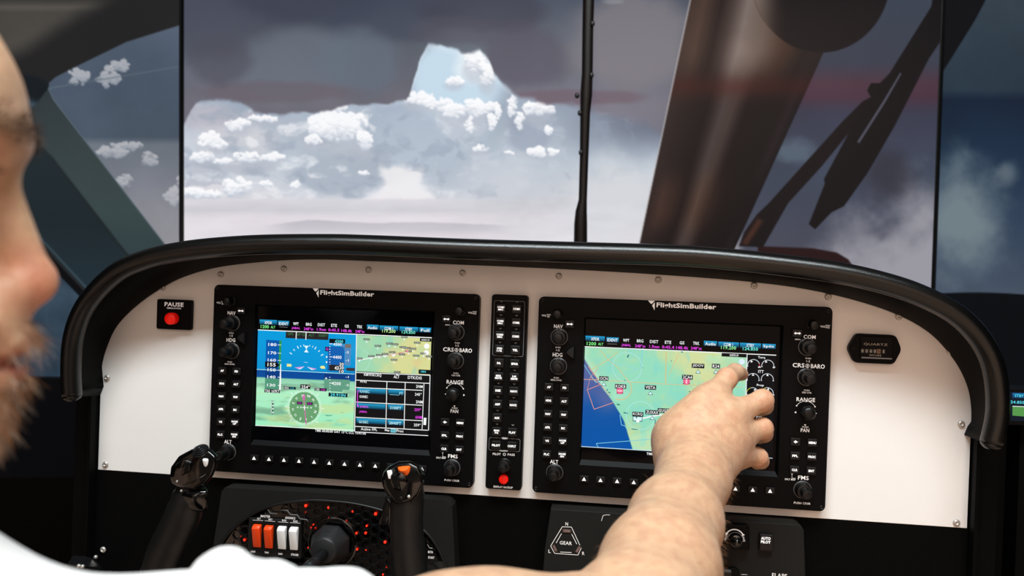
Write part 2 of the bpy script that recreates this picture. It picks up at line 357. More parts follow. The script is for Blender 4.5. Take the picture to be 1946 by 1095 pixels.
    m = ss(0.2, 1.0, 1-np.hypot((X-1040)/60, (Y-5)/12)+(n3-.5)*.8)*0+ss(0.3, 0.8, 1-np.hypot((X-1165)/40, (Y-3)/9)+(n3-.5)*.8); A = mixc(A, (150, 152, 158), m*0.5)
    # ---- right of the windscreen post
    r = ss(1380, 1420, X)
    Bc = ramp(Y, [(-300, (40, 44, 54)), (0, (58, 66, 80)), (120, (56, 60, 74)), (160, (74, 50, 62)), (185, (70, 48, 62)), (215, (54, 56, 74)), (330, (58, 66, 82)), (470, (66, 68, 82))])*(0.8+0.4*n1)[..., None]
    m = ss(-0.1, 0.9, ((X-1660)/150+(Y-400)/115)*0.62+(n2-.5)*1.5); Bc = mixc(Bc, (152, 151, 160), m)
    m = ss(0.1, 0.8, 1-np.hypot((X-1500)/70, (Y-290)/34)+(n3-.5)*.9); Bc = mixc(Bc, (92, 108, 122), m*0.7)
    m = ss(0, 0.8, 1-np.hypot((X-1690)/75, (Y-330)/80)+(n3-.5)*.5); Bc = mixc(Bc, (46, 44, 54), m*0.7)
    A = mixA(A, Bc, r)
    A = mixc(A, (34, 12, 13), pm(X, Y, [(1440, 468), (1545, 472), (1590, 480), (1612, 493), (1625, 512), (1625, 620), (1440, 620)], 2))
    # ---- windscreen post, shading streaks and warm reflected blotches painted into its colours
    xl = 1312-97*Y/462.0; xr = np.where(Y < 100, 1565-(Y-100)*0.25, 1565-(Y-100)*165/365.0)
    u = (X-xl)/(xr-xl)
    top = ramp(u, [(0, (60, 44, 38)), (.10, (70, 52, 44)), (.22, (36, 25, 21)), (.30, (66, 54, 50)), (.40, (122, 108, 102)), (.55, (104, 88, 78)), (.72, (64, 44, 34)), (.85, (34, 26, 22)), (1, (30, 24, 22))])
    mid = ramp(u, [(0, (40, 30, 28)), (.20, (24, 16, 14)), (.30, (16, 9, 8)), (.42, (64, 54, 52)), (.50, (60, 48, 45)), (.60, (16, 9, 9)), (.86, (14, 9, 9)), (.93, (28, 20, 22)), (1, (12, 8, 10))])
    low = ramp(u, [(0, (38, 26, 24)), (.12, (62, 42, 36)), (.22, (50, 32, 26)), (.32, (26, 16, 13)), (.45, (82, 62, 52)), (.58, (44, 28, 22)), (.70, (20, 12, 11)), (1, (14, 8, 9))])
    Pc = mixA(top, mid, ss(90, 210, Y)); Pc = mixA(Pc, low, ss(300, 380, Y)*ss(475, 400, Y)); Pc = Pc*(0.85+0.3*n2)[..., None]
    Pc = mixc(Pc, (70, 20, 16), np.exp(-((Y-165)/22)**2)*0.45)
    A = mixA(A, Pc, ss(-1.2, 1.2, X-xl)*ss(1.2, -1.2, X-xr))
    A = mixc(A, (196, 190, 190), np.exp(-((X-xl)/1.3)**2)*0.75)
    e = np.hypot((X-1560)/132, (Y+42)/142); A = mixc(A, (22, 17, 17), ss(1.01, 0.99, e)*ss(1430, 1500, X))
    e = np.abs(np.hypot((X-1560)/132, (Y+42)/142)-1); A = mixc(A, (80, 62, 52), ss(.02, 0, e)*ss(1500, 1450, X)*ss(1400, 1440, X)*.5)
    # ---- wiper
    W1 = [(1792, -60), (1800, 60), (1765, 112), (1700, 240), (1648, 330), (1604, 392), (1580, 404), (1549, 436), (1537, 426), (1567, 350), (1566, 340), (1620, 240), (1655, 185), (1648, 172), (1655, 158), (1672, 158), (1690, 140), (1770, 12), (1780, -60)]
    W2 = [(1404, 468), (1414, 442), (1438, 408), (1462, 385), (1600, 232), (1640, 192), (1668, 178), (1690, 190), (1640, 262), (1625, 238), (1560, 318), (1498, 386), (1450, 470)]
    A = mixc(A, (16, 11, 12), pm(X, Y, W2, 1.3)); A = mixc(A, (13, 10, 11), pm(X, Y, W1, 1.3))
    A = mixc(A, (92, 92, 108), pm(X, Y, [(1711, 138), (1680, 190), (1629, 270), (1633, 272), (1683, 193), (1713, 140)], 0.8)*0.8)
    A = mixc(A, (120, 66, 42), pm(X, Y, [(1410, 462), (1440, 415), (1450, 420), (1420, 466)], 5)*.45)
    return A
def paint_left(X, Y):
    n2 = fbm(X, Y, 120, 5, 41); n3 = fbm(X, Y, 50, 5, 43)
    S = ramp(Y, [(0, (78, 88, 102)), (60, (80, 92, 108)), (160, (72, 84, 100)), (260, (72, 84, 98)), (275, (108, 116, 126)), (340, (122, 126, 136)), (400, (140, 140, 148)), (480, (150, 148, 154))])*(0.9+0.2*n2)[..., None]
    for (cx, cy, rx, ry, sd) in ((150,147,22,18,3),(205,150,26,18,4),(228,126,22,10,5),(285,305,17,14,6),(215,290,34,10,7),(240,278,34,7,8),(330,375,18,20,9),(235,345,20,12,12),(345,345,8,10,13)):
        S = puff(S, X, Y, cx, cy, rx, ry, sd, (196, 196, 200), 0.75, sc=16)
    A = np.zeros(X.shape+(3,))+np.array((33, 32, 31), float)
    # overhead lining, lighter to the left
    t = (X*0.45+Y)/1.0; A = mixA(A, ramp(Y, [(-100, (40, 40, 38)), (0, (56, 54, 50)), (14, (84, 80, 74)), (24, (70, 67, 62)), (110, (76, 72, 67)), (140, (60, 58, 54))]), ss(150, 95, Y+X*0.62-(n2-.5)*20))
    A = A*(0.93+.14*n2)[..., None]
    A = mixc(A, (20, 26, 30), ss(0.9, .6, np.hypot((X-45)/75, (Y-178)/48)))
    e = np.hypot((X-75)/42, (Y-150)/52); A = mixc(A, (58, 74, 88), np.exp(-((e-1)/.16)**2)*ss(150, 180, Y)*ss(110, 80, X))
    A = mixA(A, S, pm(X, Y, [(400, 28), (345, 47), (240, 80), (150, 124), (105, 147), (93, 158), (92, 170), (102, 190), (325, 480), (345, 500), (400, 500)], 1.0))
    G = ramp(Y, [(170, (46, 54, 58)), (300, (56, 67, 68)), (400, (58, 72, 72)), (480, (50, 64, 68))])*(0.94+.12*n2)[..., None]
    A = mixA(A, G, pm(X, Y, [(40, 222), (70, 196), (92, 168), (102, 190), (325, 480), (345, 520), (285, 520), (240, 480), (100, 300), (60, 262)], 1.2))
    A = mixc(A, (92, 106, 116), ss(2.2, 0, np.abs(poly_sd(X, Y, [(92, 168), (102, 190), (325, 480), (500, 700), (500, 100)])))*ss(100, 140, Y)*ss(480, 440, Y)*.8)
    Dk = ramp(Y, [(240, (34, 44, 48)), (420, (28, 38, 42)), (540, (32, 46, 54))])
    A = mixA(A, Dk, pm(X, Y, [(-200, 200), (20, 225), (62, 262), (100, 300), (240, 482), (300, 560), (190, 580), (160, 548), (60, 440), (-200, 260)], 6))
    A = mixc(A, (66, 88, 98), ss(4, 0, np.abs(poly_sd(X, Y, [(-200, 300), (58, 432), (162, 545), (260, 660), (260, 900), (-200, 900)])))*.6)
    Wn = ramp(Y, [(400, (38, 50, 60)), (560, (50, 66, 80)), (640, (44, 60, 74)), (720, (38, 54, 68))])*(0.75+.5*n3)[..., None]
    A = mixc(A, (6, 7, 8), pm(X, Y, [(-200, 310), (52, 440), (158, 552), (240, 650), (240, 900), (-200, 900)], 1.5))
    A = mixA(A, Wn, pm(X, Y, [(-200, 340), (40, 448), (148, 560), (240, 660), (240, 718), (-200, 712)], 1.5))
    A = mixc(A, (1, 1, 1), ss(718, 724, Y))
    return A
def paint_right(X, Y):
    n2 = fbm(X, Y, 110, 5, 61); n3 = fbm(X, Y, 60, 5, 63)
    A = ramp(Y, [(-100, (44, 54, 64)), (0, (52, 64, 74)), (170, (40, 54, 66)), (190, (22, 34, 52)), (280, (27, 44, 64)), (400, (46, 62, 84)), (560, (70, 82, 98))])*(.9+.2*n2)[..., None]
    m = ss(0.0, 1.0, 1.25-np.hypot((X-1830)/95, (Y-420)/135)+(n3-.5)*.7); A = mixc(A, (112, 126, 134), m)
    m = ss(0.2, 1.0, 1-np.hypot((X-1915)/45, (Y-330)/45)+(n3-.5)*.8); A = mixc(A, (108, 120, 128), m*.7)
    A = mixc(A, (14, 13, 15), pm(X, Y, [(1780, -80), (1883, -20), (1870, 6), (1852, 40), (1786, 146), (1780, 150)], 1.2))
    yb = 556+6*((X-1850)/120)**2-4*(X < 1780); A = mixc(A, (7, 8, 10), ss(-1.5, 1.5, Y-yb))
    return A
def smooth_grid(name, XX, YY, W, paint, m, parent):
    """lit picture on a flat screen: a grid whose points carry the picture's colours"""
    h, wd = XX.shape; V = W.reshape(-1, 3)-WL[parent]; idx = np.arange(h*wd).reshape(h, wd)
    q = np.stack([idx[:-1, :-1], idx[1:, :-1], idx[1:, 1:], idx[:-1, 1:]], -1).reshape(-1, 4)
    me = bpy.data.meshes.new(name); me.vertices.add(len(V)); me.vertices.foreach_set('co', V.astype(np.float32).ravel())
    me.loops.add(q.size); me.loops.foreach_set('vertex_index', q.astype(np.int32).ravel())
    me.polygons.add(len(q)); me.polygons.foreach_set('loop_start', np.arange(0, q.size, 4, dtype=np.int32)); me.update(calc_edges=True)
    C = s2l(np.clip(paint(XX, YY), 0, 255)); C = np.concatenate([C, np.ones(C.shape[:2]+(1,))], -1)
    ca = me.color_attributes.new('Col', 'FLOAT_COLOR', 'POINT'); ca.data.foreach_set('color', C.astype(np.float32).ravel())
    return link(name, me, m, parent)
def axis(a, b, lo, hi, fine, coarse):
    """samples a..b, fine inside lo..hi"""
    p = []
    if a < lo: p += list(np.arange(a, lo, coarse))
    p += list(np.arange(max(a, lo), min(b, hi), fine))
    if b > hi: p += list(np.arange(hi, b, coarse))
    return np.array(p+[b])
M_MONB = mat('monitor_black_plastic', (6, 6, 7), 0.35, var=0.2, spec=0.4)
def monitor(label, p0, ang, xs_of_row, ya, yb, paint, nu, fine, u_rng):
    n = np.array([math.sin(R(ang)), -math.cos(R(ang)), 0.0])
    ys = axis(ya, yb, 0, 560 if yb < 700 else 725, fine, 14)
    us = np.linspace(0, 1, nu); rows = np.array([xs_of_row(y) for y in ys])
    XX = rows[:, :1]+(rows[:, 1:]-rows[:, :1])*us[None, :]; YY = np.repeat(ys[:, None], nu, 1)
    W = at_plane(XX, YY, p0, n)
    c = np.array([W[-1, :, 0].mean(), W[-1, :, 1].mean(), W[-1, :, 2].min()])
    t = thing('monitor', tuple(c), label, 'monitor', None)
    smooth_grid('screen', XX, YY, W, paint, M_MON, t)
    # slim frame around the screen and a deeper back
    cs = [W[-1, 0], W[-1, -1], W[0, -1], W[0, 0]]; mid = sum(cs)/4
    ou = [mid+(p-mid)*1.0+((p-mid)/np.linalg.norm(p-mid))*0.007 for p in cs]
    f = MB(); vs = [p+n*0.0015 for p in cs]+[p+n*0.0015 for p in ou]+[p-n*0.035 for p in ou]+[p-n*0.002 for p in cs]
    fs = [(i, (i+1) % 4, 4+(i+1) % 4, 4+i)[::-1] for i in range(4)]+[(4+i, 4+(i+1) % 4, 8+(i+1) % 4, 8+i)[::-1] for i in range(4)]+[(12+i, 12+(i+1) % 4, (i+1) % 4, i)[::-1] for i in range(4)]+[(8, 9, 10, 11)[::-1]]
    f.add(vs, fs); obj('frame', f, M_MONB, t)
    b = MB(); q = [mid+(p-mid)*0.6 for p in cs]; b.add([p-n*0.034 for p in q]+[p-n*0.075 for p in q], [(0,1,2,3),(4,7,6,5)]+[(i, 4+i, 4+(i+1) % 4, (i+1) % 4) for i in range(4)]); obj('back_cover', b, M_MONB, t)
    return t
HC = np.array([0.0, 0.50, 0.0]); HL = at(345, 300, 0.497); HR = at(1781, 300, 0.497)
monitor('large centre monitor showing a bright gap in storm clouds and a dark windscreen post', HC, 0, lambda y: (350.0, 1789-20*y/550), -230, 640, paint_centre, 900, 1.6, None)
monitor('left side monitor showing a grey green cockpit pillar beside the pilot', HL, 52, lambda y: (-230.0, 340.0), -120, 900, paint_left, 300, 2.0, None)
monitor('right side monitor showing blue sky with one pale cloud bank', HR, -52, lambda y: (1798-20*y/550, 2230.0), -120, 760, paint_right, 240, 2.0, None)
# rod in front of the centre monitor
t = thing('windscreen_rod', tuple(at(1103, 463, 0.42)), 'slim black vertical rod standing between glareshield and centre monitor', 'rod')
pts = [(1119, -120, 11), (1118.5, 0, 11), (1117, 60, 10.5), (1116, 140, 10.5), (1114, 180, 11.5), (1112, 215, 9.6), (1110, 300, 8.4), (1107.5, 380, 8.0), (1104.5, 402, 11), (1103.5, 425, 12.5), (1103, 470, 13), (1102, 560, 13)]
path = [at(x, y, 0.42) for x, y, r in pts]; rad = [r*1.30/FPX for x, y, r in pts]
obj('rod', MB().tube(path, rad, 14, 0.7, up=(0, 1, 0)), mat('brown_black_rod', (14, 9, 7), 0.4, var=0.3, spec=0.2), t)
for (x, y) in ((1117, 45), (1115, 143), (1105.5, 182), (1111, 215), (1113, 290)):
    c = at(x-(9 if y > 150 else -9), y, 0.415); obj('clip', MB().lathe([(0.002, -0.004), (0.0035, -0.002), (0.0035, 0.002), (0.002, 0.004)], c, (0, 0, 1), 10), M_DARK, t)
t2 = obj('rod_foot', MB().lathe([(0.02, 0), (0.02, 0.006), (0.012, 0.01)], tuple(at(1102, 560, 0.42)), (0, 0, 1), 20), M_DARK, t)
# ================================================================== instrument panel
PY = 0.012          # front of the white sheet; the instruments stand proud of it
edge_px = [(186,893),(190,760),(193,700),(203,660),(222,620),(255,585),(300,552),(350,526),(420,507),(520,496),(600,493),(700,496),(900,504),(1060,511),(1240,521),(1430,536),(1560,555),(1680,588),(1760,628),(1810,680),(1837,730),(1845,775),(1845,820),(1838,1003)]
EDGE = [at(x, y, PY)[[0, 2]] for x, y in edge_px]
XL, XR, ZB = EDGE[0][0], EDGE[-1][0], -0.1135
EDGE[0][1] = ZB; EDGE[-1][1] = ZB; EDGE[1][0] = XL; EDGE[-2][0] = XR; EDGE[-3][0] = XR-0.0005
curve = catmull(EDGE[1:-1], 5)
loop = [(XR, ZB)]+[tuple(p) for p in reversed(curve)]+[(XL, ZB)]
pan = thing('instrument_panel', ((XL+XR)/2, PY, ZB), 'wide white instrument panel sheet with rounded shoulders under the glareshield', 'panel')
obj('sheet', MB().prism(loop, PY, PY+0.003, 0.0004), M_PANEL, pan)
def screw_mesh():
    mb = MB(); mb.lathe([(0.0036, 0), (0.0036, 0.0006), (0.0031, 0.0016), (0.0021, 0.0022), (0.0014, 0.0022), (0.0013, 0.0010), (0.0002, 0.0008)], (0,0,0), (0,-1,0), 20); return mb.mesh('screw')
SCREW = screw_mesh()
for (x, y) in [(419,522),(539,511),(700,513),(879,519),(1062,525),(1251,532),(1433,543),(1574,564),(1708,602),(1806,668),(1827,806),(1818,994),(308,547),(228,599),(203,718),(200,883)]:
    p = at(x, y, PY-0.001); link('screw', SCREW, M_STEEL, pan, (p[0]-WL[pan][0], -0.0002, p[2]-WL[pan][2]), (0, random.Random(x).uniform(0, 3), 0))
# lower black sheet and the box sides
low = thing('lower_panel', ((XL+XR)/2, PY, -0.55), 'black steel sheet below the white panel, bare at the right', 'panel')
obj('sheet', MB().box((XL-0.001, PY+0.0005, -0.62), (XR+0.001, PY+0.004, ZB-0.0006)), M_LOWER, low)
p = at(196, 1045, PY); link('screw', SCREW, M_STEEL, low, (p[0]-WL[low][0], -0.0003+0.0005, p[2]-WL[low][2]))
fr = thing('panel_stand', ((XL+XR)/2, 0.15, -0.80), 'black box frame carrying the instrument panel', 'stand')
for s, x in ((-1, XL), (1, XR)):
    a, b = sorted((x+s*0.0015, x+s*0.024)); obj('side_post', MB().box((a, 0.004, -0.80), (b, 0.20, 0.01)), M_LOWER, fr)
    obj('flange', MB().box((min(x, x+s*0.0035), -0.004, -0.5), (max(x, x+s*0.0035), 0.004, 0.0)), M_LOWER, fr)
obj('back_plate', MB().box((XL-0.02, 0.19, -0.80), (XR+0.02, 0.20, 0.05)), M_LOWER, fr)
# clamp bracket at the left foot of the panel
bk = thing('mounting_bracket', tuple(at(165, 1075, -0.03)), 'small shiny black metal bracket low at the left edge of the panel', 'bracket')
a, b, c, d = at(139, 1056, -0.012), at(165, 1058, -0.012), at(156, 1076, -0.05), at(128, 1072, -0.05)
mb = MB(); mb.add([a, b, c, d, a-[0,0,.003], b-[0,0,.003], c-[0,0,.003], d-[0,0,.003]], [(0,3,2,1),(4,5,6,7),(0,1,5,4),(1,2,6,5),(2,3,7,6),(3,0,4,7)])
M_BRK = mat('dark_shiny_metal', (60, 60, 62), 0.22, metal=0.8, var=0.2); obj('top_plate', mb, M_BRK, bk)
e, f = at(192, 1078, -0.02), at(180, 1062, 0.0)
mb = MB(); mb.add([b, f, e, c, b-[0,0,.02], f-[0,0,.02], e-[0,0,.02], c-[0,0,.02]], [(0,3,2,1),(4,5,6,7),(0,1,5,4),(1,2,6,5),(2,3,7,6),(3,0,4,7)]); obj('side_plate', mb, M_BRK, bk)
for (x, y, Y) in ((150, 1076, -0.052), (157, 1077, -0.052), (182, 1059, -0.004)):
    obj('bolt', MB().lathe([(0.0022, -0.001), (0.0022, 0.001), (0.0012, 0.0022)], at(x, y, Y), (0, -1, 0.3), 12), M_STEEL, bk)

# ================================================================== glareshield
tube_px = [(137,752),(135,700),(139,645),(155,595),(184,553),(227,515),(277,493),(332,480),(402,471),(500,465),(620,464),(700,466),(900,474),(1100,480),(1240,484),(1340,489),(1470,502),(1600,520),(1700,544),(1770,571),(1825,604),(1867,651),(1890,706),(1896,780),(1884,842)]
TY = -0.042
TUBE = catmull([at(x, y, TY) for x, y in tube_px], 6)
gl = thing('glareshield', (0.18, 0.05, 0.14), 'black padded glareshield hood arching over the white panel', 'glareshield')
nT = len(TUBE); rads = [0.0088+0.0018*(1-abs(2*k/(nT-1)-1)**3*0.4) for k in range(nT)]
tb = MB().tube(TUBE, rads, 20, 1.12, up=(0, 1, 0)); obj('padded_rim', tb, M_LEATHER, gl)
for e_ in (0, -1): 
    o = obj('rim_end', MB().lathe([(rads[0], 0), (rads[0]*.9, 0.003), (rads[0]*.5, 0.006), (0.0005, 0.0068)], TUBE[e_], tuple(TUBE[e_]-TUBE[1 if e_ == 0 else -2]), 20), M_LEATHER, gl)
# hood wall between the white sheet and the rim: matched by arc fraction
def resample(P, n):
    P = np.array(P); d = np.r_[0, np.cumsum(np.linalg.norm(np.diff(P, axis=0), axis=1))]; t = np.linspace(0, d[-1], n)
    return np.stack([np.interp(t, d, P[:, i]) for i in range(P.shape[1])], 1)
N = 120
zt = at(187, 752, PY)[2]
C2 = [c for c in curve]; C2 = np.array(C2); keep = [i for i in range(len(C2)) if (C2[i, 1] > zt-0.001)]; C2 = C2[keep[0]:keep[-1]+1]
inner = resample(C2, N); rim = resample(TUBE, N)
cen = np.array([0.183, 0.0])
vs = []; 
for k in range(N):
    a = inner[k]; b = rim[k]; d = a-np.array([cen[0]+(a[0]-cen[0])*0.75, cen[1]]); 
    out = np.array([b[0], b[2]]) - a
    pa = (a[0], PY-0.0002, a[1]); p1 = (a[0], PY-0.006, a[1])
    p2 = (a[0]*0.75+b[0]*0.25, PY-0.02, a[1]*0.75+b[2]*0.25); p3 = (a[0]*0.35+b[0]*0.65, TY+0.006, a[1]*0.35+b[2]*0.65); p4 = (b[0]*0.92+a[0]*0.08, TY+0.001, b[2]*.92+a[1]*.08)
    q = np.array([b[0], b[2]])+ (np.array([b[0], b[2]])-a)/max(np.linalg.norm(np.array([b[0], b[2]])-a), 1e-6)*0.004
    p5 = (q[0], TY+0.012, q[1]); p6 = (q[0]*1.0, PY+0.03, q[1]); vs += [pa, p1, p2, p3, p4, p5, p6]
fs = []
for k in range(N-1):
    for j in range(6): fs.append((k*7+j, k*7+j+1, (k+1)*7+j+1, (k+1)*7+j))
for k in (0, N-1): fs.append(tuple(k*7+j for j in range(7)))
hd = MB().add(vs, fs, smooth=True); o = obj('hood', hd, M_HOOD, gl)
# deck running back from the rim to the monitors
vs = []; fs = []
for k in range(N):
    b = rim[k]; q = vs and None; v = np.array([b[0], b[2]]); a = inner[k]; q = v+(v-a)/max(np.linalg.norm(v-a), 1e-6)*0.003
    for (Y, dz) in ((TY+0.004, 0.0), (0.03, -0.001), (0.16, -0.012), (0.34, -0.04)): vs.append((q[0], Y, q[1]+dz))
for k in range(N-1):
    for j in range(3): fs.append((k*4+j, k*4+j+1, (k+1)*4+j+1, (k+1)*4+j))
obj('deck', MB().add(vs, fs, smooth=True), M_HOOD, gl)

# ================================================================== keys, knobs and caches
def key_mesh(w, h, t, r=0.0011, bev=0.0006): return MB().prism(rrect(-w/2, w/2, -h/2, h/2, r, 3), -t, 0.0, bev, False).mesh('key')
KEY = key_mesh(0.0098, 0.0080, 0.0028); KEYA = key_mesh(0.0104, 0.0094, 0.0030); KEYS = key_mesh(0.0096, 0.0070, 0.0028)
def knob_lathe(prof, seg=40, knurl=0.05): return MB().lathe([(r*0.001, h*0.001) for r, h in prof], (0,0,0), (0,-1,0), seg, knurl).mesh('knob')
K_OUT = knob_lathe([(8.6, 0), (8.6, 1.0), (7.7, 1.5), (7.7, 9.0), (7.2, 10.2), (6.0, 10.6)])
K_IN = knob_lathe([(5.0, 10), (5.0, 21.0), (4.5, 22.6), (3.2, 23.0)], 32, 0.03)
K_RING = MB().lathe([(0.0090, 0), (0.0090, 0.0007), (0.0086, 0.0009), (0.0084, 0.0008)], (0,0,0), (0,-1,0), 40).mesh('ring')
M_RINGM = mat('satin_ring', (120, 120, 122), .3, metal=.6, var=.1)
K_VOL = knob_lathe([(5.6, 0), (5.6, 1.0), (4.6, 1.6), (4.6, 11), (4.0, 12.5), (2.5, 13)], 28, 0.04)
K_JOY = knob_lathe([(5.2, 0), (5.6, 3), (5.4, 8), (6.8, 10), (7.2, 13), (6.6, 16), (4.6, 17.6), (2, 18)], 32, 0.0)
def legend(mb_text, s, w, h, dz=0.0, y=-0.00292, bold=0.03): put_text(mb_text, s, 0, dz, w, h, y, None, bold)
_leg = {}
def legend_mesh(kind, yy=-0.00290, kw=0.0098):
    k = (kind, yy)
    if k in _leg: return _leg[k]
    mb = MB()
    if kind == 'TRI': mb.add([(-.0021, yy, -.0018), (.0021, yy, -.0018), (0, yy, .0020)], [(0,1,2)])
    elif kind == 'SWAP':
        mb.add([(-.0034,yy,0),(-.0016,yy,.0014),(-.0016,yy,.0005),(.0016,yy,.0005),(.0016,yy,.0014),(.0034,yy,0),(.0016,yy,-.0014),(.0016,yy,-.0005),(-.0016,yy,-.0005),(-.0016,yy,-.0014)], [(0,9,1),(1,9,8,2),(2,8,7,3),(3,7,6,4),(4,6,5)])
    elif kind == 'DIR':
        mb.add([(-.0024,yy,0),(-.0012,yy,.0004),(-.0008,yy,.0012),(.0002,yy,.0014),(.0008,yy,.0006),(.0024,yy,.0001),(.0024,yy,-.0001),(.0008,yy,-.0006),(.0002,yy,-.0014),(-.0008,yy,-.0012),(-.0012,yy,-.0004)], [tuple(reversed(range(11)))])
    else:
        ls = kind.split('/') if kind not in ('COM/1/2',) else ['COM', '1/2']
        for i, l in enumerate(ls):
            n = len(l); ww = min(0.00165*n+0.0006, kw*0.84); hh = 0.0024 if len(ls) == 1 else 0.0020
            put_text(mb, l, 0, (0 if len(ls) == 1 else (0.00125 if i == 0 else -0.00125)), ww, hh, yy, None, 0.035)
    me = mb.mesh('legend'); me.materials.append(M_BACKLIT); _leg[k] = me; return me
def add_key(parent, x, z, kind, me=None, name='key', yy=-0.00290, kw=0.0098):
    """x,z local to parent (metres)"""
    k = link(name, me or KEY, M_BTN, parent, (x, 0, z)); link('legend', legend_mesh(kind, yy, kw), M_BACKLIT, k); return k
def add_dual(parent, x, z):
    k = link('knob', K_OUT, M_KNOB, parent, (x, 0, z)); autosmooth(k, 40); i = link('inner_knob', K_IN, M_KNOB, k); autosmooth(i, 40)
    link('knob_ring', K_RING, M_RINGM, k); return k

# ------------------------------------------------------------------ the two display units
SY = 0.004
def lab(mb, s, x, z, w, h, bold=0.02): put_text(mb, s, x*.001, z*.001, w*.001 if w else None, h*.001, -0.00012, None, bold)
def bezel_mesh():
    mb = MB(); O = rrect(-.149, .149, -.1035, .1035, .0055, 6); n = len(O); I = []
    x0, x1, z0, z1 = -.1005, .1015, -.0715, .0835
    # inner loop: corners repeated so that both loops have n points
    for q, c in enumerate(((x1, z0), (x1, z1), (x0, z1), (x0, z0))): I += [c]*(n//4)
    J = []
    for (x, z) in I: J.append((max(min(x, .0990), -.0990), max(min(z, .0815), -.0665)))
    A = inset(np.array(O), .0008)
    rings = [(J, SY), (I, 0.0), (A, 0.0), (O, 0.0008), (O, 0.0118)]; vs = []; fs = []
    for (q, y) in rings: vs += [(p[0], y, p[1]) for p in q]
    for k in range(4):
        for i in range(n):
            j = (i+1) % n; f = (k*n+i, (k+1)*n+i, (k+1)*n+j, k*n+j)
            fs.append(f)
    fs.append(tuple(reversed(range(4*n, 5*n))))
    return mb.add(vs, fs).mesh('bezel')
BEZEL = bezel_mesh(); BEZEL.validate()
_words = {}
